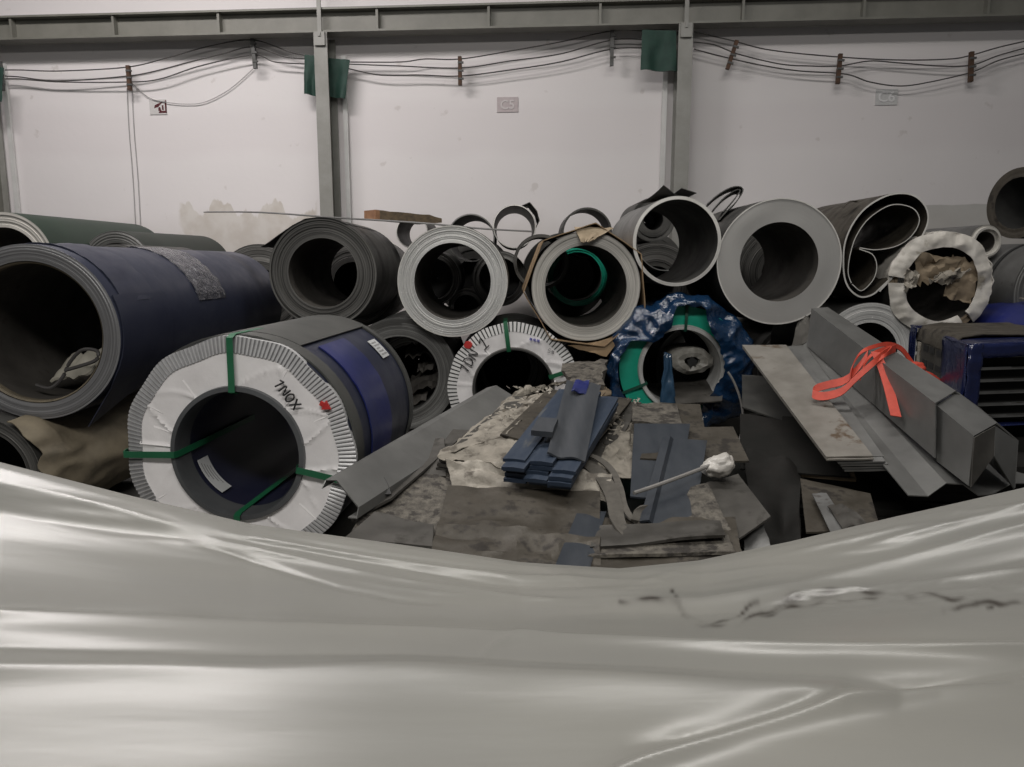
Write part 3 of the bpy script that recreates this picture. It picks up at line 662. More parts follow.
# white crimped coil
R3, r3 = .53, .318
t, o = coil('white faced coil marked IDN 1 behind the sheet pile', 513.5, 383.5, 6.2, R3, r3, 1.2, 0, face='slate', outer='steel_dark', bore='bore_shade_dark', as_thing=True, seed=19, dz=-.035)
bm = annulus(R3 * .865, R3 * 1.01, -.03, -.02, seg=300, nr=2, of=lambda a: 1 + .006 * math.cos(12 * a), t=.03, mi=lambda i, j: 1 if j % 3 == 0 else 0)
put(bm, 'crimped_edge_ring', [M['crimp_white'], M['black']], t, loc=(0, 0, R3), smooth=20)
bm = annulus(r3 * 1.04, R3 * .87, -.026, -.028, seg=160, nr=8, disp=wrinkle); put(bm, 'white_face_cover', M['wrap_white'], t, loc=(0, 0, R3))
bm = bmesh.new(); rows = [ring_pts(a, y, 80) for a, y in ((r3 * 1.06, -.02), (r3 * 1.05, -.05), (r3 * .99, -.05), (r3 * .97, .08), (r3 * .995, .08))]
add_loft(bm, rows + [rows[0]], closed=True); put(bm, 'bore_ring', M['face_dark'], t, loc=(0, 0, R3))
for a, sl in ((97, 0), (18, 0)):
    ar = math.radians(a); e = V((math.cos(ar), 0, math.sin(ar))); s = V((-math.sin(ar), 0, math.cos(ar)))
    pts = [e * (R3 + .012) + V((0, .4, 0)), e * (R3 + .012) + V((0, -.04, 0)), e * (R3 * .87) + V((0, -.05, 0)), e * (r3 * 1.05) + V((0, -.058, 0)), e * (r3 * .96) + V((0, -.05, 0)), e * (r3 * .96) + V((0, .7, 0))]
    bm = bmesh.new(); add_ribbon(bm, pts, .034, .004, s); put(bm, 'strap', M['strap_green'], t, loc=(0, 0, R3))
scribble(t, 'handwriting', 'IDN', -.375, .125, 58, .078, M['ink'], -.052, .005, R3)
scribble(t, 'handwriting', '1', -.235, .315, 40, .09, M['ink'], -.052, .005, R3)
scribble(t, 'blue_handwriting', '~~~', .125, .385, -12, .035, M['ink_blue'], -.052, .003, R3)
scribble(t, 'grey_handwriting', 'S~', .27, .30, -25, .035, M['ink_grey'], -.052, .003, R3)
bm = bmesh.new(); q = [V((-.365 + .035 * math.cos(a) * (1 + .3 * nz(a * 2, 3)), 0, .355 + .03 * math.sin(a) * (1 + .4 * nz(a * 3, 1)))) for a in [k * PI / 7 for k in range(14)]]
A = [bm.verts.new(p + V((0, -.038, 0))) for p in q]; B = [bm.verts.new(p + V((0, -.02, 0))) for p in q]
bm.faces.new(A); bm.faces.new(B[::-1])
for k in range(14): bm.faces.new((A[k], A[(k + 1) % 14], B[(k + 1) % 14], B[k]))
put(bm, 'red_paint_spot', M['red'], t, loc=(0, 0, R3))
# teal coil in blue film
R4, r4 = .575, .315
t, o = coil('teal green faced coil wrapped in shiny blue film', 681, 368, 6.15, .50, r4, 1.2, 0, face='teal', outer='teal', bore='bore_shade_dark', as_thing=True, layers=3, jit=.002, seed=20, dz=0)
bm = bmesh.new(); rows = [ring_pts(a, y, 80) for a, y in ((r4 * 1.12, -.012), (r4 * 1.1, -.03), (r4 * 1.0, -.03), (r4 * .97, .25), (r4 * .995, .25))]
add_loft(bm, rows + [rows[0]], closed=True); put(bm, 'bore_ring', M['face_light'], t, loc=(0, 0, .5))
tab = [(0, .30), (30, .31), (55, .34), (66, .40), (74, .50), (98, .50), (108, .35), (125, .30), (140, .33), (152, .47), (165, .51), (200, .51), (225, .50), (250, .50), (262, .45), (285, .42), (300, .30), (330, .26), (360, .30)]
def inner_r(a):
    a = math.degrees(a) % 360
    for (x0, y0), (x1, y1) in zip(tab, tab[1:]):
        if x0 <= a <= x1: return y0 + (y1 - y0) * (a - x0) / (x1 - x0)
    return .4
rows = []; NS = 260
for k in range(19):
    u = k / 18; row = []
    for j in range(NS):
        a = 2 * PI * j / NS; ri = inner_r(a); ra = ri + (.585 - ri) * u
        ra += .09 * nz(math.cos(a) * 3, math.sin(a) * 3, u * 2) * u + .02 * (1 - 2 * abs(nz(math.cos(a) * 5, math.sin(a) * 5, u * 2)))
        y = -.105 - .01 * math.sin(u * PI * .9) - .035 * (1 - 2 * abs(nz(ra * 4.5 * math.cos(a), ra * 6 * math.sin(a), 7))) - .014 * (1 - 2 * abs(nz(ra * 13 * math.cos(a), ra * 13 * math.sin(a), 3))) + .16 * u ** 2
        row.append(V((ra * math.cos(a), y, ra * math.sin(a))))
    rows.append(row)
for y in (.2, .5, .8, 1.2):
    rows.append([V(((.56 + .05 * nz(math.cos(a) * 4, math.sin(a) * 4, y * 6)) * math.cos(a), y, (.56 + .05 * nz(math.cos(a) * 4, math.sin(a) * 4, y * 6)) * math.sin(a))) for a in [2 * PI * j / NS for j in range(NS)]])
bm = bmesh.new(); add_loft(bm, rows, closed=True); put(bm, 'blue_film_wrap', M['film_blue'], t, loc=(0, 0, .5), smooth=180)
rows = grid4([V((-.20, -.12, -.50)), V((-.03, -.13, -.50)), V((-.10, -.07, .12)), V((-.15, -.07, .14))], 8, 14, lambda u, v: V((.012 * nz(u * 5, v * 7), .025 * nz(u * 4, v * 8, 2), 0)))
bm = bmesh.new(); add_shell(bm, rows, .004); put(bm, 'hanging_film_tail', mat('sheer_blue_film', (.02, .05, .095), (.03, .07, .12), 6, .2, spec=.7), t, loc=(0, 0, .5), smooth=180)
for a in (87, 203): 
    ar = math.radians(a); e = V((math.cos(ar), 0, math.sin(ar))); s = V((-math.sin(ar), 0, math.cos(ar)))
    bm = bmesh.new(); add_ribbon(bm, [e * .53 + V((0, -.02, 0)), e * .42 + V((0, -.03, 0)), e * (r4 * 1.08) + V((0, -.04, 0)), e * (r4 * .96) + V((0, -.03, 0)), e * (r4 * .955) + V((0, .5, 0))], .022, .004, s); put(bm, 'strap', mat('dark_green_strap', (.01, .07, .045), None, 9, .5), t, loc=(0, 0, .5))
# pale wrapped roll end and dark plates in its bore
c = P(692, 364, 6.24)
t = thing('wrapped_roll', 'pale wrapped roll with black hole inside the teal coil', 'roll', c - V((0, 0, .10)))
bm = bmesh.new(); rows = [[V((p.x * 1.45, p.y + .02 * nz(p.x * 20, p.z * 20), p.z * .86)) for p in ring_pts(a, y, 60, lambda q: 1 + .14 * nz(math.cos(q) * 2.5, math.sin(q) * 2.5))] for a, y in ((.04, .03), (.045, .0), (.085, -.015), (.125, .03), (.13, .15), (.13, .4))]
add_loft(bm, rows, closed=True); put(bm, 'wrapping', M['white_cap'], t, loc=(0, 0, .12))
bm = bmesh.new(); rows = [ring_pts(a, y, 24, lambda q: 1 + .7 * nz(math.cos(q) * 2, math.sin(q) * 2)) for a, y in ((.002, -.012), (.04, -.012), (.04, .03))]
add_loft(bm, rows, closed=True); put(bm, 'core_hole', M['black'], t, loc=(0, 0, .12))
plate('scrap_plate', [(676, 405, 5.9), (722, 402, 5.95), (724, 378, 6.45), (672, 384, 6.45)], .01, M['sheet_grey'], 'dark scrap plate lying in the mouth of the teal coil', 'plate')
bm = bmesh.new(); add_tube(bm, spline([P(x, y, 5.62) for x, y in [(728, 372), (734, 382), (740, 398), (743, 414), (743, 428), (737, 446)]], 20), .009, 6)
tag(put(bm, 'bent_wire', M['rod']), 'pale bent wire curving below the teal coil', 'wire')
coil('low grey coil with pale flat face behind the orange strap', 868, 352, 6.35, .41, .245, 1.2, 0, face='face_light', outer='steel_dark', bore='bore_shade_dark', layers=5, jit=.003, seed=22, dz=0)

# --- second rank behind, seen through the bores and over the top
def rear(x, y, z, R, r, m, label, L=1.35, name='steel_coil'):
    bm = coil_mesh(R, r, L, None, layers=5, jit=.006, seed=int(abs(x * 37 + z * 11)) + 1, seg=56)
    # an added dark disc plugs the bore to keep the bright wall out
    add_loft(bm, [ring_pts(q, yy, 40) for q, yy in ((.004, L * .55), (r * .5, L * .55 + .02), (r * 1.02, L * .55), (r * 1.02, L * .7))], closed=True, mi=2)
    tag(put(bm, name, [M[m], M['steel_dark'], M['bore_shade_dark'], M['rim_white']], loc=(x, y, z)), label, 'coil', 'rear rank of coils')
for x, lab in [(-3.05, 'dark coil on the floor of the rear rank behind the navy coil'), (-2.05, 'dark coil on the rear floor behind the blue coil'), (-1.05, 'dark coil on the rear floor behind the half hidden grey coil'), (-.05, 'dark coil on the rear floor seen below through the pale coil'),
               (.95, 'dark coil on the rear floor behind the brown paper coil'), (1.95, 'dark coil on the rear floor behind the teal coil'), (2.95, 'dark coil on the rear floor behind the bright coil'), (5.0, 'dark coil on the rear floor under the right edge coils')]:
    rear(x, 7.75, .48, .47, .24, 'face_dark', lab)
for x, z, R, m, lab in [(-2.55, 1.30, .44, 'face_dark', 'dark coil in the rear rank left of the loose dark coil'), (-1.6, 1.36, .46, 'face_dark', 'dark coil in the rear rank seen through the loose dark coil'),
                  (1.45, 1.32, .44, 'face_dark', 'dark coil in the rear rank seen through the thin-walled roll'), (2.72, 1.46, .52, 'face_dark', 'dark coil in the rear rank seen through the bright coil'), (3.7, 1.3, .44, 'face_dark', 'dark coil in the rear rank behind the teardrop roll')]:
    rear(x, 7.75, z, R, .20, m, lab)
rear(.64, 7.5, 1.42, .29, .235, 'teal', 'teal ended coil seen through the bore of the brown paper coil')
rear(-.78, 7.5, 1.40, .27, .20, 'face_dark', 'dark roll left of the gap seen through the pale coil', .9)
rear(-.12, 7.5, 1.40, .27, .20, 'face_dark', 'dark roll right of the gap seen through the pale coil', .9)
rear(-.45, 7.5, 1.12, .18, .12, 'face_dark', 'small dark roll below the gap seen through the pale coil', .9)
rear(-.45, 9.0, 1.40, .46, .2, 'steel_dark', 'added dark coil nearest the wall darkening the view through the pale coil', .6)  # extra coils added near the wall to block its brightness in the bores
rear(.62, 9.0, 1.40, .50, .2, 'steel_dark', 'added dark coil nearest the wall blocking light behind the teal ended one', .6)
rear(1.42, 7.8, 1.98, .22, .10, 'steel_dark', 'added small dark roll blocking light behind the thin-walled roll', .9)  # added to stop wall light leaking through the thin roll
rear(1.62, 9.14, 1.5, .42, .10, 'steel_dark', 'added dark coil nearest the wall blocking light behind the thin-walled roll', .38)
rear(4.65, 7.9, 1.15, .44, .2, 'face_grey', 'grey coil in the rear rank behind the torn white coil')
rear(5.6, 7.75, 1.25, .44, .2, 'face_grey', 'grey coil in the rear rank under the top right coil')
rear(-1.93, 5.95, .47, .46, .15, 'face_dark', 'dark coil on the floor right behind the white faced coil')
rear(-4.1, 6.9, .5, .48, .2, 'face_dark', 'added dark coil on the floor darkening the bore of the navy coil')  # this one and the next are added to block light behind the navy bore
rear(-3.6, 7.0, 1.32, .40, .15, 'face_dark', 'added dark coil on top of others darkening the bore of the navy coil')
rear(-5.0, 7.6, .5, .48, .2, 'face_dark', 'dark coil on the floor under the dark green coil')
def small_roll(px, py, d, R, tk, L, label, outer='steel_dark', bore='steel', yaw=0, face='rim_white', flap=None):
    t, o = coil(label, px, py, d, R, R - tk, L, yaw, face=face, outer=outer, bore=bore, name='sheet_roll', cat='roll', as_thing=True, layers=2, jit=.002, seg=48, group='small open rolls lying on top at the back')
    if flap:
        bm = bmesh.new(); add_shell(bm, [[V((x, y, z)) for x, z in flap] for y in (.05, .4, .8)], .006); put(bm, 'loose_sheet_tail', M['steel_dark'], t, loc=(0, 0, R))
    return t
small_roll(412, 232, 7.5, .16, .012, .75, 'short open roll under the brown plank with wall showing through', yaw=2, bore='steel_dark')
small_roll(471, 238, 7.5, .235, .014, 1.1, 'dark open roll just left of the white-rimmed small roll', bore='bore_shade_dark', face='face_grey')
small_roll(514.5, 226.5, 7.5, .213, .012, 1.2, 'small open roll with white rim standing highest at the back', bore='bore_shade_dark', flap=[(.08, .205), (.15, .235), (.22, .15), (.245, .06), (.20, -.03)])
small_roll(587, 233, 7.7, .255, .020, .6, 'thin dark hoop showing above the brown paper coil', face='steel_dark', bore='bore_shade_dark')
small_roll(541, 262, 6.9, .25, .03, .55, 'dark roll squeezed between pale coil and brown paper coil', face='steel_dark', bore='bore_shade_dark')
# plank and long thin strip lying over the tops
bm = bmesh.new(); a, b = P(371, 215, 6.9), P(436, 221, 7.35); n = (b - a).normalized()
rows = []
for j in range(11):
    p = a + (b - a) * j / 10; w = .04 * (1 - .5 * max(0, j / 10 - .8) * 5); s = V((-n.y, n.x, 0)) * .10
    z = V((0, 0, w)); rows.append([p - s - z, p + s - z, p + s + z + V((0, 0, .006 * nz(j * .9))), p - s + z + V((0, 0, .008 * nz(j * .7, 4)))])
add_loft(bm, rows, closed=True, cap=True)
t = thing('wooden_plank', 'weathered brown plank lying on top of the dark coil', 'plank', (a + b) / 2 - V((0, 0, .055)))
bmesh.ops.translate(bm, vec=-t.location, verts=bm.verts); put(bm, 'board', M['wood'], t, smooth=30)
bm = bmesh.new(); add_loft(bm, [[q - n * .012 for q in rows[0]], [q + n * .03 for q in rows[0]]], closed=True, cap=True)
bmesh.ops.scale(bm, vec=(1.04, 1.04, 1.04), verts=bm.verts, space=Matrix.Translation(-a)); bmesh.ops.translate(bm, vec=-t.location, verts=bm.verts); put(bm, 'sawn_end', M['wood_pale'], t, smooth=30)
bm = bmesh.new()
add_ribbon(bm, spline([P(206, 211.5, 6.6), P(262, 212, 6.5), P(340, 217.5, 6.3), P(420, 222.5, 6.15), P(480, 228, 6.2), P(532, 231, 6.3)], 40), .10, .007, V((.05, 1, .12)))
tag(put(bm, 'flat_bar', M['steel']), 'long thin flat steel bar lying across the coil tops', 'bar')

# ---------------------------------------------------------------- pile of sheets in the middle
G_PILE = 'scrap sheets in the middle pile'
# supporting low stack: dark sheets on the floor that carry the pile
def block(name, c, s, rz, m, label, cat, n=6, group=None):
    h = s[2] / n; bm = bmesh.new(); rnd = random.Random(len(label))
    for k in range(n):
        add_box(bm, (c[0] + rnd.uniform(-.03, .03), c[1] + rnd.uniform(-.03, .03), c[2] + h * (k + .5)), (s[0] + rnd.uniform(-.05, .05), s[1] + rnd.uniform(-.05, .05), h * .93), rz + rnd.uniform(-.02, .02))
    return tag(put(bm, name, m, smooth=0), label, cat, group)
block('sheet_stack', (.25, 4.55, 0), (1.3, 1.9, .30), .05, M['steel_dark'], 'low dark stack of sheets under the middle scrap pile', 'stack', 8)
block('sheet_stack', (1.75, 4.75, 0), (1.3, 1.5, .22), -.1, M['shade_black'], 'low black stack of sheets right of the pile', 'stack', 6)
block('sheet_stack', (2.9, 4.9, 0), (1.2, 1.7, .45), -.12, M['shade_black'], 'dark stack of sheets under the right-hand profiles', 'stack', 8)

plate('scrap_plate', [(345, 548, 3.25), (440, 562, 3.2), (470, 478, 4.0), (392, 462, 4.1)], .02, M['sheet_flaky'], 'flaking grey plate at the left front of the pile', 'plate', G_PILE, amp=.03)
plate('scrap_plate', [(345, 540, 3.22), (432, 549, 3.18), (434, 527, 3.38), (375, 514, 3.45)], .012, M['sheet_grey'], 'small dark plate at the lower left of the pile', 'plate', G_PILE, amp=.01)
plate('scrap_plate', [(388, 476, 3.95), (446, 478, 3.9), (445, 440, 4.3), (420, 440, 4.4)], .012, M['sheet_grey'], 'dark plate wedged beside the long folded profile', 'plate', G_PILE)
plate('corrugated_sheet', [(426, 578, 3.05), (600, 590, 3.0), (600, 494, 3.7), (448, 488, 3.72)], .014, M['sheet_brown'], 'brown bent sheet with a crosswise ridge at the front of pile', 'sheet', G_PILE, nu=24, nv=20,
      f=lambda u, v, n: n * (.04 * math.exp(-((v - .42 - .05 * math.sin(u * 5)) / .07) ** 2) + .012 * nz(u * 7, v * 7, 2) + (.035 * (1 - 2 * abs(nz(u * 4, v * 7, 5))) if v < .42 else 0) * min(1, abs(v - .42) * 8)))
plate('blue_strip', [(553, 572, 3.0), (588, 575, 3.0), (606, 514, 3.55), (578, 512, 3.55)], .012, M['sheet_blue'], 'blue-grey strip sloping down at the front of the pile', 'strip', G_PILE)
for k, (q, m, lab) in enumerate([([(575, 585, 2.95), (745, 582, 3.0), (735, 520, 3.5), (600, 520, 3.5)], 'sheet_brown', 'broad brown sheet at the bottom front of the pile'),
        ([(588, 560, 3.12), (735, 556, 3.15), (728, 538, 3.32), (592, 541, 3.32)], 'sheet_flaky', 'flaking strip with ragged edge near the front'),
        ([(590, 549, 3.2), (725, 538, 3.25), (720, 523, 3.4), (600, 528, 3.4)], 'sheet_grey', 'grey strip above the flaking strip at the front')]):
    plate('scrap_plate', q, .014, M[m], lab, 'plate', G_PILE, amp=.014)
plate('scrap_plate', [(690, 580, 3.1), (744, 560, 3.2), (708, 486, 3.75), (672, 490, 3.75)], .012, M['sheet_flaky'], 'whitish flaking plate right of the blue plates', 'plate', G_PILE, amp=.015)
plate('scrap_plate', [(728, 548, 3.3), (771, 518, 3.45), (738, 476, 3.9), (706, 484, 3.8)], .010, M['sheet_grey'], 'tilted grey plate at the right end of the pile', 'plate', G_PILE)
plate('scrap_plate', [(745, 575, 3.2), (775, 560, 3.25), (762, 522, 3.5), (744, 535, 3.45)], .010, M['steel'], 'small bright bent offcut beside the tilted grey plate', 'plate', G_PILE, amp=.02)
plate('scrap_plate', [(640, 460, 4.05), (749, 463, 4.0), (733, 428, 4.5), (650, 430, 4.5)], .010, M['sheet_brown'], 'brown plate below the teal coil', 'plate', G_PILE)
plate('scrap_plate', [(668, 436, 4.4), (706, 438, 4.4), (700, 406, 5.0), (660, 404, 5.0)], .010, M['sheet_brown'], 'narrow brown plate leaning below the teal coil', 'plate', G_PILE)
plate('scrap_plate', [(632, 425, 4.5), (682, 428, 4.5), (676, 406, 5.0), (632, 406, 5.0)], .02, M['sheet_flaky'], 'flaking grey board at the back right of the pile', 'plate', G_PILE, amp=.015)
plate('blue_plate', [(630, 498, 3.72), (678, 502, 3.7), (690, 425, 4.45), (634, 425, 4.45)], .010, M['sheet_blue'], 'lower blue-grey plate leaning in the pile', 'plate', G_PILE)
plate('blue_plate', [(640, 524, 3.45), (692, 533, 3.42), (707, 442, 4.15), (663, 440, 4.18)], .012, M['sheet_blue'], 'upper dark blue-grey plate with ridged left edge', 'plate', G_PILE, nu=14, f=lambda u, v, n: n * (.02 * math.exp(-((u - .12) / .05) ** 2)))
# paper wrapped stack of sheets
cst = [P(437, 458, 3.95), P(590, 490, 3.78), P(640, 402, 5.0), P(512, 396, 5.2)]
t = thing('wrapped_sheet_stack', 'stack of sheets in torn dirty paper under the blue slats', 'stack', (cst[0] + cst[1] + cst[2] + cst[3]) / 4 - V((0, 0, .16)))
bm = bmesh.new()
for k in range(5): 
    j = V((random.uniform(-.01, .01), random.uniform(-.01, .01), -.02 - .026 * k)); add_shell(bm, grid4([q + j - t.location for q in cst], 3, 3), .02)
put(bm, 'sheets', M['sheet_grey'], t, smooth=20)
sheet_top = [P(500, 438, 4.12), P(585, 460, 3.9), P(632, 402, 5.0), P(548, 392, 5.2)]
bm = bmesh.new(); add_shell(bm, [[p - t.location + V((0, 0, .012)) for p in r] for r in grid4(sheet_top, 4, 6)], .01); put(bm, 'top_sheet', M['sheet_brown'], t)
def frill(c0, c1, w0, w1, seed, drop=.0, nu=36):
    """A crumpled paper margin between two edges."""
    rows = []
    for j in range(9):
        v = j / 8; row = []
        for i in range(nu + 1):
            u = i / nu; p = c0(u) * (1 - v) + c1(u) * v
            p = p + V((.02 * nz(u * 8, v * 4, seed), .02 * nz(u * 8, v * 4, seed + 3), .028 * nz(u * 7, v * 5, seed + 6) - drop * v * v + .012 * nz(u * 22, v * 14, seed)))
            row.append(p - t.location)
        rows.append(row)
    bm = bmesh.new(); add_shell(bm, rows, .004); return bm
L2 = lambda a, b: (lambda u: a * (1 - u) + b * u)
put(frill(L2(P(437, 457, 3.94), P(578, 480, 3.78)), L2(P(505, 436, 4.13), P(584, 460, 3.94)), 0, 0, 1), 'paper_front_margin', M['paper_torn'], t, smooth=60)
put(frill(L2(P(445, 458, 3.93), P(612, 474, 3.78)), L2(P(452, 486, 3.84), P(610, 503, 3.68)), 0, 0, 5), 'paper_front_fold', M['paper_white'], t, smooth=60)
put(frill(L2(P(437, 456, 3.95), P(508, 400, 5.2)), L2(P(507, 434, 4.12), P(555, 390, 5.22)), 0, 0, 11), 'paper_left_margin', M['paper_torn'], t, smooth=60)
put(frill(L2(P(588, 480, 3.8), P(628, 408, 4.95)), L2(P(634, 470, 3.9), P(636, 400, 5.05)), 0, 0, 21, .04), 'paper_right_margin', M['paper_torn'], t, smooth=60)
put(frill(L2(P(500, 405, 5.15), P(572, 378, 5.5)), L2(P(520, 388, 5.3), P(560, 385, 5.4)), 0, 0, 25), 'paper_back_scraps', M['paper_torn'], t, smooth=60)
# rotten board behind the slats
bm = bmesh.new(); add_shell(bm, grid4([P(572, 392, 5.0), P(603, 392, 5.0), P(606, 366, 5.6), P(562, 370, 5.6)], 10, 8, lambda u, v: V((0, 0, .02 * nz(u * 6, v * 6)))), .05)
tag(put(bm, 'rotten_board', M['sheet_flaky']), 'flaking brown board at the back end of the blue slats', 'board')
bm = bmesh.new(); add_shell(bm, grid4([P(592, 432, 4.4), P(602, 431, 4.4), P(607, 395, 5.1), P(600, 395, 5.1)], 4, 10, lambda u, v: V((0, 0, .015 * nz(u * 6, v * 9)))), .06)
tag(put(bm, 'wooden_batten', M['wood']), 'short brown batten on edge right of the blue slats', 'batten')
# blue slats: every slat a thing
A0, B0 = P(537, 486, 3.66), P(588, 410, 4.62)
dirv = (B0 - A0); ln = dirv.length; rz = math.atan2(dirv.y, dirv.x) - PI / 2; tilt = math.asin(dirv.z / ln)
def slat_mesh(w, l, tk, sd):
    bm = bmesh.new(); rows = []
    for j in range(13):
        y = l * j / 12
        e = .003 * nz(j * .8, sd)
        rows.append([V((-w / 2 + e, y, 0)), V((w / 2 + e, y, 0)), V((w / 2 + e, y, tk)), V((0, y, tk + .004)), V((-w / 2 + e, y, tk))])
    add_loft(bm, rows, closed=True, cap=True); return bm
proto = put(slat_mesh(.115, ln, .017, 1), 'metal_slat', M['slat_blue'], loc=(0, 0, 0), smooth=30)
tag(proto, 'blue painted metal slat in the bundle on torn paper', 'slat', 'blue slats in the bundle')
rs = random.Random(5); first = True
for layer in range(5):
    for col_ in range(3):
        if layer == 4 and col_ == 2: continue
        o = proto if first else proto.copy()
        if not first: COL.objects.link(o)
        first = False
        sx = (col_ - 1) * .122 + rs.uniform(-.012, .012)
        off = Matrix.Rotation(rz, 3, 'Z') @ V((sx, rs.uniform(-.05, .04), 0))
        o.location = A0 + off + V((0, 0, layer * .024)); o.rotation_euler = (tilt, 0, rz + rs.uniform(-.012, .012))
        if layer < 4: o['label'] = 'blue painted metal slat inside the stacked bundle on torn paper'
        else: o['label'] = ('leftmost' if col_ == 0 else 'second') + ' topmost blue slat of the bundle, left of the slate plate'
def tagp(o): return o
plate('bent_slate_plate', [(546, 459, 3.72), (584, 466, 3.70), (600, 389, 4.55), (566, 386, 4.58)], .010, M['slat_grey'], 'long slate grey plate lying on the blue slats', 'plate', nu=16,
      f=lambda u, v, n: n * (.022 + .008 * math.cos(u * 9)), amp=.004)
plate('blue_offcut', [(531, 441, 3.86), (552, 443, 3.84), (558, 429, 4.0), (538, 427, 4.02)], .03, M['slat_grey'], 'short blue grey offcut on the slats beside the slate plate', 'offcut', f=lambda u, v, n: n * .03)
plate('blue_offcut', [(570, 398, 4.40), (584, 401, 4.40), (588, 387, 4.56), (574, 387, 4.56)], .006, M['navy_bright'], 'small bright blue scrap at the back of the slate plate', 'offcut', amp=.02, f=lambda u, v, n: n * .04)
# crumbs of torn paper along the edges of the wrapped stack: nobody could count them
bm = bmesh.new(); rc = random.Random(3)
for k in range(150):
    u = rc.random(); side = k % 3
    b_ = (L2(P(478, 438, 4.1), P(548, 393, 5.2)), L2(P(596, 452, 4.1), P(634, 404, 5.0)), L2(P(520, 392, 5.3), P(600, 400, 5.1)))[side](u)
    b_ = b_ + V((rc.gauss(0, .045), rc.gauss(0, .05), .02 + .02 * rc.random())); z_ = rc.uniform(.008, .03)
    q_ = [b_ + V((rc.uniform(-1, 1), rc.uniform(-1, 1), rc.uniform(-.6, .9))) * z_ for _ in range(4)]
    cvs = [bm.verts.new(x_) for x_ in q_]
    for tri in ((0, 1, 2), (0, 2, 3), (0, 3, 1), (1, 3, 2)): bm.faces.new([cvs[i_] for i_ in tri])
tag(put(bm, 'paper_crumbs', M['paper_white'], smooth=0), 'crumbs of torn dirty paper around the blue slats', 'paper crumbs', kind='stuff')
# grey webbing straps trailing over the front
for k, (pts, w, lab) in enumerate([([(582, 452, 4.0), (598, 458, 3.93), (612, 470, 3.85), (620, 488, 3.7), (624, 505, 3.55), (634, 520, 3.42), (638, 511, 3.44), (644, 505, 3.45)], .035, 'narrow grey webbing strap looping down the pile front'),
                                   ([(580, 458, 3.98), (594, 468, 3.88), (606, 482, 3.74), (614, 500, 3.58), (618, 520, 3.42), (630, 536, 3.3), (648, 545, 3.25), (656, 548, 3.24)], .075, 'wide dirty grey webbing strap hanging down the pile front')]):
    pp = spline([P(*q) for q in pts], 40); bm = bmesh.new()
    add_ribbon(bm, pp, w, .008, lambda i: V((1, .15 + .5 * math.sin(i * .18 + k), .25 * math.sin(i * .15 + k))))
    tag(put(bm, 'webbing_strap', M['strap_grey']), lab, 'strap')
# rod with a plastic lump
t = thing('rod_with_plastic', 'grey rod with a crumpled white plastic lump on its end', 'rod', P(640, 492, 3.68))
bm = bmesh.new(); add_tube(bm, spline([P(634, 493, 3.50) - t.location, P(655, 486, 3.56) - t.location, P(685, 475, 3.66) - t.location, P(716, 463, 3.80) - t.location], 14), .010, 8); put(bm, 'rod', M['rod'], t)
bm = bmesh.new(); bmesh.ops.create_icosphere(bm, subdivisions=4, radius=1)
for v in bm.verts:
    s = 1 + .25 * nz(v.co.x * 1.7, v.co.y * 1.7, v.co.z * 1.7) + .10 * nz(v.co.x * 5, v.co.y * 5, v.co.z * 5)
    v.co = V((v.co.x * .085, v.co.y * .07, v.co.z * .052)) * s
bmesh.ops.rotate(bm, matrix=Matrix.Rotation(-.35, 3, 'Y'), verts=bm.verts)
bmesh.ops.translate(bm, vec=P(719, 465, 3.80) - t.location, verts=bm.verts); put(bm, 'plastic_lump', mat('white_plastic_lump', (.55, .53, .49), (.42, .40, .37), 8, .35, bump=.3), t, smooth=60)
# long folded profile from front left
def profile(name, front, back, tk, m, label, cat, group=None, n=10):
    f = [P(*q) for q in front]; b = [P(*q) for q in back]; bm = bmesh.new()
    add_shell(bm, [[p * (1 - j / n) + q * (j / n) for p, q in zip(f, b)] for j in range(n + 1)], tk)
    return tag(put(bm, name, m, smooth=20), label, cat, group)
profile('folded_profile', [(322, 489, 3.40), (326, 481, 3.42), (336, 481, 3.46), (358, 508, 3.40), (356, 518, 3.38), (348, 517, 3.39)], [(486, 393, 5.55), (488, 388, 5.55), (496, 386, 5.6), (522, 402, 5.5), (521, 408, 5.5), (517, 408, 5.5)], .006, M['galv'], 'long grey folded profile leaning beside the blue coil', 'profile')
bm = bmesh.new(); add_ribbon(bm, spline([P(381, 477, 3.70), P(385, 484, 3.67), P(388, 494, 3.62)], 6), .03, .006, V((1, .3, 0)))
tag(put(bm, 'dark_clip', M['black']), 'small dark clip on the long folded profile', 'clip')
plate('scrap_plate', [(352, 522, 3.45), (392, 500, 3.6), (470, 432, 4.5), (440, 430, 4.6)], .012, M['sheet_grey'], 'grey sheet under the right edge of the long folded profile', 'plate', G_PILE)

# ---------------------------------------------------------------- right side: flat strips, profiles and bundle
fl = [P(826, 458, 4.05), P(873, 457, 4.0), P(786, 346, 5.45), P(742, 346, 5.5)]
off0 = V((0, 0, 0))
for k in range(6):
    sh = V((.0 if k < 2 else .04 + .012 * k, -.02 * (k > 1), -.014 * k)) + (V((random.uniform(-.008, .008), random.uniform(-.01, .01), 0)) if k else off0)
    c = [q + sh for q in fl]
    lab = 'topmost rust-spotted flat strip of the stack on the right' if k == 0 else 'flat steel strip lower in the stack under the rust-spotted one'
    plate('flat_strip', c, .009, M['strip_light'] if k < 2 else M['steel'], lab, 'strip', 'flat strips stacked on the right', nu=4, nv=10, amp=.003)
plate('flat_strip', [(848, 455, 4.06), (884, 455, 4.02), (806, 346, 5.46), (772, 346, 5.5)], .008, M['galv'], 'dark flat strip between the light strips and the profile', 'strip', f=lambda u, v, n: n * -.015)
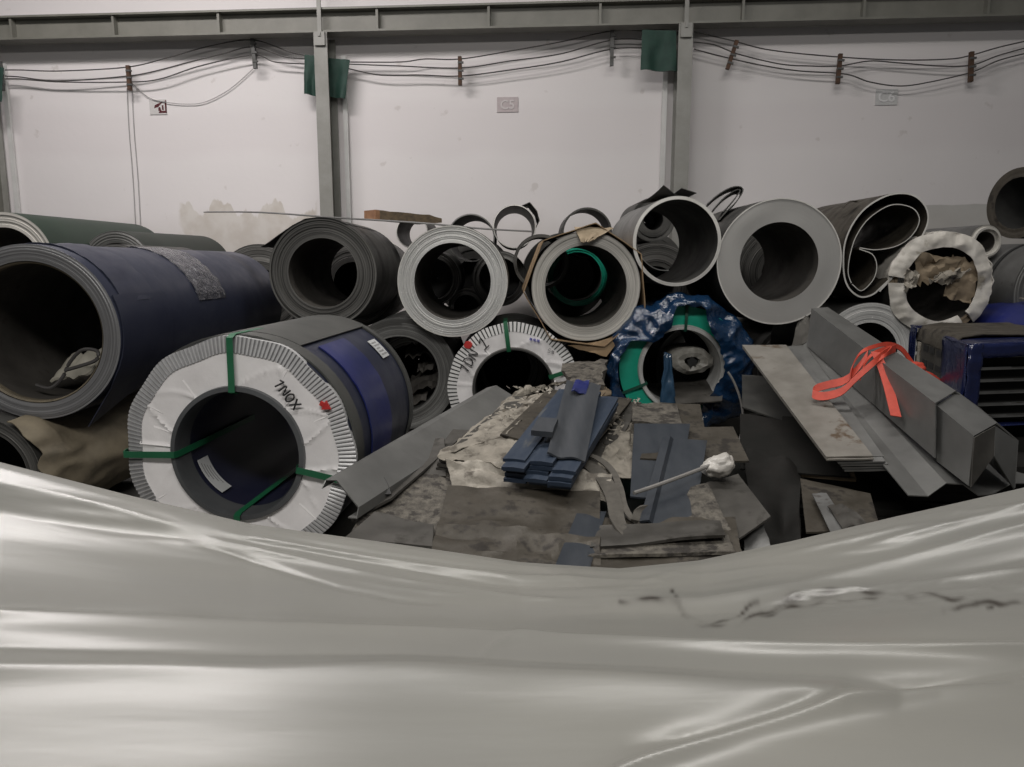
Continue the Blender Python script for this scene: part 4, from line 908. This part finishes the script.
profile('ridged_profile', [(908, 496, 3.72), (928, 497, 3.74), (946, 484, 3.80), (963, 485, 3.86), (978, 496, 3.92), (992, 495, 3.97), (1012, 484, 4.02), (1040, 484, 4.1)],
        [(785, 347, 5.55), (803, 346, 5.57), (811, 339, 5.6), (818, 339, 5.63), (825, 345, 5.66), (832, 345, 5.7), (840, 340, 5.75), (852, 340, 5.8)], .006, M['galv'], 'long ridged steel profile under the orange strap', 'profile')
profile('tall_profile', [(936, 458, 3.96), (936, 404, 3.96), (955, 392, 4.14), (975, 410, 4.18)], [(808, 346, 5.5), (812, 309, 5.5), (827, 308, 5.68), (838, 322, 5.72)], .008, M['galv'], 'tall grey folded profile carrying the orange strap', 'profile')
profile('short_profile', [(970, 486, 3.74), (974, 437, 3.74), (996, 424, 3.92), (1017, 441, 3.96), (1014, 488, 3.96)], [(938, 461, 4.0), (937, 406, 4.0), (957, 393, 4.18), (978, 408, 4.22), (977, 452, 4.22)], .008, M['galv'], 'short nested grey profile at the front end of the tall one', 'profile')
for q, lab in (([(970, 487, 3.73), (993, 456, 3.80), (994, 426, 3.84), (973.5, 437.5, 3.73)], 'scuffed grey end flap at the front of the short profile'), ([(993, 456, 3.80), (1013, 489, 3.93), (1016.5, 441, 3.94), (994, 426, 3.84)], 'plain grey end flap right of the scuffed one')):
    plate('end_flap', q, .006, M['galv' if 'plain' in lab else 'sheet_grey'], lab, 'flap', amp=.002)
block('timber_stack', (3.02, 6.9, 0), (.7, .9, .40), 0, M['wood'], 'dark timber blocks under the low pale-faced coil', 'stack', 3)
plate('scrap_plate', [(742, 408, 5.0), (835, 440, 4.75), (800, 380, 5.45), (742, 376, 5.6)], .01, M['steel_dark'], 'dark plate low under the left side of the strips', 'plate', G_PILE)
plate('scrap_plate', [(740, 470, 4.3), (850, 478, 4.2), (820, 420, 4.9), (740, 415, 5.0)], .01, M['shade_black'], 'plate coloured black for the shade under the flat strips', 'plate', G_PILE)  # blackest colour put here as the shade below the strips
plate('wooden_board', [(778, 475, 4.3), (856, 482, 4.2), (852, 470, 4.32), (780, 460, 4.45)], .02, M['wood'], 'brown wooden slat below the flat strips', 'slat')
plate('scrap_plate', [(806, 534, 3.6), (880, 530, 3.6), (870, 495, 4.0), (800, 480, 4.15)], .01, M['sheet_brown'], 'brown plate beside the ridged profile near the plastic', 'plate', G_PILE)
plate('bent_offcut', [(832, 536, 3.5), (850, 528, 3.52), (826, 494, 3.9), (812, 495, 3.9)], .008, M['steel'], 'narrow bent bright offcut near the plastic on the right', 'offcut')
plate('bent_offcut', [(846, 532, 3.45), (868, 524, 3.48), (842, 503, 3.75), (828, 508, 3.72)], .008, M['sheet_grey'], 'small bent offcut beside the bright narrow one', 'offcut', amp=.03)
# folded plastic in the gap, its black colour standing in for shade
plate('dark_tarp', [(752, 560, 3.4), (800, 560, 3.4), (800, 470, 4.3), (745, 450, 4.4)], .01, M['shade_black'], 'crumpled sheet coloured black as the shade in the gap right of the pile', 'sheet', amp=.09, nu=14, nv=14)
plate('dark_tarp', [(790, 345, 5.75), (826, 338, 5.7), (812, 316, 6.1), (800, 320, 6.2)], .01, M['sheet_grey'], 'crumpled grey film behind the top of the strips', 'sheet', amp=.08, nu=10, nv=10)
# orange lashing strap
t = thing('lashing_strap', 'orange webbing strap knotted over the tall grey profile', 'strap', P(868, 370, 4.7))
def orange(name, pts, w, side):
    bm = bmesh.new(); add_ribbon(bm, [p - t.location for p in spline([P(*q) for q in pts], 36)], w, .006, side); put(bm, name, M['orange'], t)
orange('loop', [(868, 354, 4.56), (860, 366, 4.56), (846, 380, 4.58), (828, 385, 4.6), (815, 389, 4.6), (813, 394, 4.58), (824, 396, 4.54), (842, 391, 4.5), (856, 378, 4.48), (872, 364, 4.48), (884, 354, 4.54), (896, 348, 4.72)], .055, lambda i: V((.25, .5, .8)))
orange('strap_over_top', [(851, 380, 4.56), (852, 366, 4.57), (860, 353, 4.58), (872, 347, 4.62), (888, 344, 4.72), (902, 349, 4.82), (912, 362, 4.85), (920, 370, 4.83), (932, 375, 4.85), (944, 384, 4.88)], .05, lambda i: V((.5, .6, .6 - i * .012)))
orange('second_loop', [(860, 378, 4.52), (864, 364, 4.53), (874, 353, 4.55), (890, 348, 4.64), (884, 356, 4.52), (868, 368, 4.5)], .045, lambda i: V((.4, .6, .5)))
orange('hanging_end', [(876, 352, 4.54), (884, 372, 4.46), (889, 388, 4.38), (893, 404, 4.30), (896, 416, 4.24)], .055, lambda i: V((1, -.5, -.1)))
bm = bmesh.new(); bmesh.ops.create_icosphere(bm, subdivisions=3, radius=.045)
for v in bm.verts: v.co = V((v.co.x * 1.5, v.co.y, v.co.z * .75)) * (1 + .35 * nz(v.co.x * 30, v.co.y * 30, v.co.z * 30))
bmesh.ops.translate(bm, vec=P(916, 367, 4.82) - t.location, verts=bm.verts); put(bm, 'knot', M['orange'], t, smooth=60)
# blue film bundle of panels
F0, F1 = P(962, 424, 4.45), P(1075, 420, 4.5)
B1 = P(910, 372, 5.75); up = V((0, 0, .46))
ex = (F1 - F0); ey = V((B1.x - F0.x, B1.y - F0.y, 0))
t = thing('wrapped_panel_bundle', 'bundle of steel panels bound in navy film on the right', 'bundle', F0)
def bx(u, v, w): return ex * u + ey * v + up * w
def slab(bm, u0, u1, v0, v1, w0, w1, n=1, wob=0):
    rows = []
    for j in range(n + 1):
        v = v0 + (v1 - v0) * j / n
        rows.append([bx(u0, v, w0), bx(u1, v, w0), bx(u1, v, w1), bx(u0, v, w1)])
    add_loft(bm, rows, closed=True, cap=True)
for k in range(6):
    w = .06 + .155 * k
    bm = bmesh.new(); slab(bm, .04, 1, .012, .99, w, w + .018); slab(bm, .04, .055, .02, .99, w - .08, w); slab(bm, .60, .62, .05, .9, w - .08, w)
    slab(bm, .05, .40 + .03 * (k % 2), .02, .03, w + .018, w + .03)
    put(bm, 'panel', [M['steel']], t, smooth=0)
bm = bmesh.new(); slab(bm, .08, 1, .06, .96, .0, .86); put(bm, 'panel_gap_shade', M['shade_black'], t, smooth=0)  # solid black block standing in for shade between the panels
def wrap_band(name, v0, v1, g, m, seed, front=False):
    prof = [(1.0, -g), (.03, -g), (-g, .03), (-g, .5), (-g, .97), (.03, .99 + g), (.5, .99 + g * 1.6), (1.0, .99 + g)]
    pts = spline([V((u, 0, w)) for u, w in prof], 50); rows = []
    for j in range(11):
        v = v0 + (v1 - v0) * j / 10
        rows.append([bx(p.x + .012 * nz(i * .35, v * 9, seed), v + .02 * nz(i * .3, j, seed), p.z + .022 * nz(i * .4, v * 12, seed + 4)) for i, p in enumerate(pts)])
    bm = bmesh.new(); add_shell(bm, rows, .004); return put(bm, name, m, t, smooth=180)
wrap_band('front_film_band', -.02, .36, .02, M['film_navy'], 1)
wrap_band('rear_film_band', .88, 1.02, .02, M['film_navy'], 9)
bm = bmesh.new(); rows = []
for j in range(9):
    v = .2 + .7 * j / 8; rows.append([bx(u, v, w + .02 * nz(u * 7, v * 9)) for u, w in ((.0, .82), (.015, .98), (.06, 1.04), (.25, 1.07), (.5, 1.06), (.8, 1.05), (1, 1.04))])
add_shell(bm, rows, .006); put(bm, 'grey_cover_sheet', M['sheet_brown'], t)
# film margins round the open front
bm = bmesh.new(); rows = []
for j in range(14):
    w = -.04 + 1.06 * j / 13; rows.append([bx(u + .012 * nz(w * 6, u * 9), -.025 + .02 * nz(u * 9, w * 8), w) for u in (-.02, .02, .05, .08, .105)])
add_shell(bm, rows, .004); put(bm, 'film_front_fold', M['film_navy'], t, smooth=180)
bm = bmesh.new(); add_shell(bm, [[bx(u, -.02, w + .03 * nz(u * 8, 3)) for w in (.85, .92, .98, 1.03)] for u in [k / 12 for k in range(13)]], .004); put(bm, 'film_front_top_fold', M['film_navy'], t, smooth=180)
for k, v in enumerate((.45, .58, .70)):
    bm = bmesh.new()
    for w in (.25, .48, .70): slab(bm, -.005, .01, v - .045, v + .045, w, w + .09)
    put(bm, 'side_slot', M['black'], t, smooth=0)
bm = bmesh.new(); slab(bm, .0, .03, .38, .82, .0, .9); put(bm, 'grey_side_panel', M['sheet_grey'], t, smooth=0)
bm = bmesh.new(); slab(bm, -.012, .0, .80, .86, .25, .8); put(bm, 'white_side_tag', M['paper_white'], t, smooth=0)
block('sheet_stack', (3.35, 5.1, 0), (1.0, 1.5, .52), -.1, M['shade_black'], 'dark stack carrying the navy wrapped bundle', 'stack', 6)
# second blue bundle behind
t = thing('wrapped_bundle', 'blue wrapped bundle with pale paper patch behind the navy one', 'bundle', P(1052, 330, 6.0) - V((0, 0, .3)))
bm = bmesh.new(); rows = []
for j in range(9):
    y = -.35 + .9 * j / 8
    rows.append([V((x + .02 * nz(x * 4, y * 4, 3), y, z + .03 * nz(x * 4, y * 4))) for x, z in ((-.36, -.45), (-.37, .12), (-.33, .36), (-.2, .46), (.1, .50), (.5, .47), (.52, -.45))])
add_shell(bm, rows, .01); put(bm, 'blue_wrapper', M['navy_bright'], t, smooth=60)
bm = bmesh.new(); add_shell(bm, [[V((x, y, .535 + .02 * nz(x * 4, y * 4)- .0)) for x in (-.12, .05, .25, .5)] for y in (-.30, -.1, .1, .25)], .006); put(bm, 'pale_paper_patch', M['paper_white'], t, smooth=60)
bm = bmesh.new(); add_box(bm, (.08, .1, -.25), (.8, .8, .9)); put(bm, 'load', M['shade_black'], t, smooth=0)

# ---------------------------------------------------------------- plastic sheet in the foreground
def film_material():
    m = bpy.data.materials.new('clear_plastic_sheeting'); m.use_nodes = True
    nt = m.node_tree; N = nt.nodes; L = nt.links; b = N['Principled BSDF']
    tc = N.new('ShaderNodeTexCoord')
    def nse(s, d, st=(1, 1, 1)):
        mp = N.new('ShaderNodeMapping'); mp.inputs['Scale'].default_value = st; L.new(tc.outputs['Object'], mp.inputs[0])
        n = N.new('ShaderNodeTexNoise'); n.inputs['Scale'].default_value = s; n.inputs['Detail'].default_value = d
        L.new(mp.outputs[0], n.inputs['Vector']); return n.outputs['Fac']
    r = N.new('ShaderNodeValToRGB'); r.color_ramp.elements[0].position = .35; r.color_ramp.elements[1].position = .7
    r.color_ramp.elements[0].color = (.178, .176, .162, 1); r.color_ramp.elements[1].color = (.212, .208, .188, 1)
    L.new(nse(1.1, 3, (1, 2.5, 1)), r.inputs[0])
    x = N.new('ShaderNodeMixRGB'); x.inputs[2].default_value = (.035, .03, .024, 1)
    rp = N.new('ShaderNodeMapRange'); rp.inputs[1].default_value = .80; rp.inputs[2].default_value = .86; L.new(nse(14, 3), rp.inputs[0])
    ga = N.new('ShaderNodeAttribute'); ga.attribute_name = 'grime'
    mx = N.new('ShaderNodeMath'); mx.operation = 'MAXIMUM'; L.new(rp.outputs[0], mx.inputs[0]); L.new(ga.outputs['Fac'], mx.inputs[1])
    L.new(mx.outputs[0], x.inputs[0]); L.new(r.outputs[0], x.inputs[1]); L.new(x.outputs[0], b.inputs['Base Color'])
    b.inputs['Roughness'].default_value = .31; b.inputs['Specular IOR Level'].default_value = .8
    b.inputs['Sheen Weight'].default_value = 0.
    bp = N.new('ShaderNodeBump'); bp.inputs['Strength'].default_value = .12; bp.inputs['Distance'].default_value = .015
    L.new(nse(4, 5, (.4, 2.5, 1)), bp.inputs['Height']); L.new(bp.outputs[0], b.inputs['Normal'])
    return m
def ln_interp(tab, x):
    for (a, b), (c, d) in zip(tab, tab[1:]):
        if x <= c: return b + (d - b) * (x - a) / (c - a)
    return tab[-1][1]
crest_tab = [(-1600, 300), (-300, 392), (-150, 428), (0, 467), (130, 500), (250, 527), (400, 547), (520, 564), (620, 570), (700, 563), (790, 545), (900, 519), (1024, 491), (1170, 455), (1350, 420), (2700, 330)]
rowdef = [(crest_tab, 2.30),
          ([(-1600, 470), (-300, 520), (0, 540), (250, 572), (520, 590), (700, 588), (900, 563), (1024, 538), (1300, 500), (2700, 400)], [(0, 2.05), (520, 2.12), (1100, 2.08)]),
          ([(-1600, 570), (-300, 592), (0, 602), (250, 612), (520, 617), (700, 614), (900, 602), (1024, 590), (1300, 560), (2700, 500)], [(0, 1.76), (520, 1.92), (1100, 1.84)]),
          ([(-1600, 630), (0, 632), (512, 646), (1024, 640), (2700, 600)], [(0, 1.60), (520, 1.62), (1100, 1.62)]),
          ([(-1600, 690), (0, 690), (512, 692), (1024, 695), (2700, 690)], 1.41),
          ([(-1600, 760), (0, 770), (512, 775), (1024, 770), (2700, 760)], 1.20),
          ([(-1600, 880), (512, 880), (2700, 880)], .98)]
# creases of the sheet: (course, half-width, height); measured along and across the sheet
CREASE = [
    ([(-600, 590), (0, 618), (250, 626), (500, 637), (800, 648), (1100, 650), (1700, 636)], 5, .013),
    ([(-600, 625), (0, 645), (300, 652), (600, 662), (800, 672), (1100, 690), (1700, 700)], 10, -.008),
    ([(-600, 672), (0, 674), (400, 674), (700, 686), (820, 694), (900, 700)], 19, .018),
    ([(560, 800), (640, 768), (760, 732), (850, 708), (940, 692), (1024, 684), (1300, 672)], 10, .014),
    ([(620, 752), (720, 730), (850, 690), (1024, 666), (1300, 650)], 10, -.010),
    ([(195, 534), (240, 545), (330, 566), (420, 585), (520, 598), (600, 603)], 2.6, .0045),
    ([(180, 538), (230, 552), (290, 572), (340, 588), (400, 600), (470, 606)], 2.6, -.005),
    ([(205, 534), (300, 549), (400, 570), (500, 585), (600, 588)], 2.6, -.0045),
    ([(215, 532), (330, 551), (430, 568), (520, 577), (620, 579)], 2.4, .005),
    ([(260, 534), (380, 556), (470, 567), (560, 572)], 2.4, -.0035),
    ([(320, 574), (390, 589), (440, 595), (500, 597)], 2.2, .004),
    ([(540, 568), (570, 578), (595, 590)], 3, .005), ([(556, 567), (585, 580), (600, 584)], 3, .005),
    ([(620, 588), (640, 584), (668, 574), (690, 566)], 3, .006), ([(640, 592), (648, 582), (652, 572)], 4, .005),
    ([(600, 604), (700, 600), (800, 585), (900, 560), (1024, 528), (1200, 490)], 6, .010),
    ([(640, 612), (760, 606), (900, 582), (1024, 556), (1250, 520)], 8, -.008),
    ([(740, 606), (800, 592), (880, 584), (960, 576), (1060, 562)], 4, .009),
    ([(470, 672), (480, 656), (492, 646), (520, 638), (570, 634)], 3, .006),
    ([(760, 560), (850, 540), (900, 528), (930, 524), (960, 526)], 3, .006),
    ([(840, 552), (940, 528), (1024, 508), (1150, 480)], 4, .007),
    ([(930, 530), (946, 516), (956, 510), (972, 512), (1024, 506), (1100, 490)], 3, .007),
    ([(-300, 455), (-150, 470), (0, 484), (70, 498), (140, 516), (200, 532)], 5, .006),
    ([(-300, 475), (-100, 492), (20, 512), (120, 528), (220, 540)], 8, -.005)]
GRIME = [([(618, 602), (650, 600), (680, 604), (697, 618), (720, 624), (745, 620), (762, 608), (800, 596), (850, 590), (905, 592), (950, 598), (1000, 606), (1060, 600)], 2.6),
         ([(672, 592), (680, 606), (690, 618), (700, 622)], 2.8), ([(760, 612), (790, 604), (830, 597), (880, 596)], 2.6),
         ([(940, 612), (980, 603), (1010, 606)], 3.0), ([(985, 612), (995, 609)], 2.8), ([(700, 624), (735, 614), (760, 600)], 2.2)]
def proj(p):
    q = p - V((0, 0, CAM_H)); c, s = math.cos(PITCH), math.sin(PITCH)
    d = q.y * c - q.z * s; yc = q.y * s + q.z * c
    return 512 + F_PX * q.x / d, 383.5 - F_PX * yc / d
NU, NV = 560, 300
rows = []
for i in range(NU + 1):
    px = -520 + 2080 * i / NU
    ctrl = [P(px, ln_interp(tb, px), d if not isinstance(d, list) else ln_interp(d, max(px, 0))) for tb, d in rowdef]
    x0 = ctrl[0]
    lo = [V((x0.x * 1.03, x0.y + .45, .0)), V((x0.x * 1.02, x0.y + .22, max(.05, x0.z - .42))), V((x0.x * 1.005, x0.y + .06, x0.z - .06))]
    hi = [V((ctrl[-1].x, ctrl[-1].y - .16, ctrl[-1].z - .16)), V((ctrl[-1].x, ctrl[-1].y - .22, .0))]
    rows.append(spline(lo + ctrl + hi, NV + 1))
grime = []
for i in range(NU + 1):
    for j in range(NV + 1):
        p = rows[i][j]; t_ = j / NV; x, y = p.x, p.y; g = 0.
        edge = max(0., min(1., (t_ - .2) / .12)) * max(0., min(1., (.95 - t_) / .1)) * max(0., min(1, p.z / .4))
        if edge > 0:
            a, b = proj(p); d = 0.
            wob = 1.8 * nz(a * .006, b * .01, 2)
            for cv, w, h in CREASE:
                if cv[0][0] <= a <= cv[-1][0]:
                    e = (b - ln_interp(cv, a) + wob) / w
                    if abs(e) < 3.5:
                        f = min(1, (a - cv[0][0]) / 60, (cv[-1][0] - a) / 60)
                        d += 1.5 * h * f * math.exp(-abs(e) ** 1.5) * (.85 + .25 * nz(a * .006, w, 3))
            d += .004 * nz(x * .9, y * 4, 9) + .0025 * math.sin(17 * y - .6 * x + 2 * nz(x * .5, y, 4))
            k = max(0., min(1., (a - 730) / 120)) * max(0., 1 - abs(b - (596 - .05 * (a - 850))) / 26)
            if k > 0: d += k * k * (.004 * nz(x * 20, y * 34, 5) + .007 * (1 - abs(nz(x * 9, y * 20, 1.1))) ** 5)
            k2 = max(0., 1 - abs(b - ln_interp(crest_tab, a) - 22) / 26)
            d += k2 * .003 * (1 - abs(nz(x * 3, y * 14, 6))) ** 4
            p.z += d * edge
            for cv, w in GRIME:
                if cv[0][0] <= a <= cv[-1][0]:
                    e = abs(b - ln_interp(cv, a) + 5 * nz(a * .05, 3)) / w
                    g = max(g, math.exp(-e * e) * max(0, min(1, .55 + 1.5 * nz(a * .05, b * .08, 8))))
        p.z += .008 * nz(x * 1.2, y * 2, 3) * (1 if p.z > .3 else 0)
        grime.append(g)
bm = bmesh.new(); add_loft(bm, rows)
sheet = put(bm, 'plastic_sheet', film_material(), smooth=180)
at = sheet.data.attributes.new('grime', 'FLOAT', 'POINT'); at.data.foreach_set('value', grime)
tag(sheet, 'large translucent grey plastic sheet draped in folds across the foreground', 'plastic sheet')
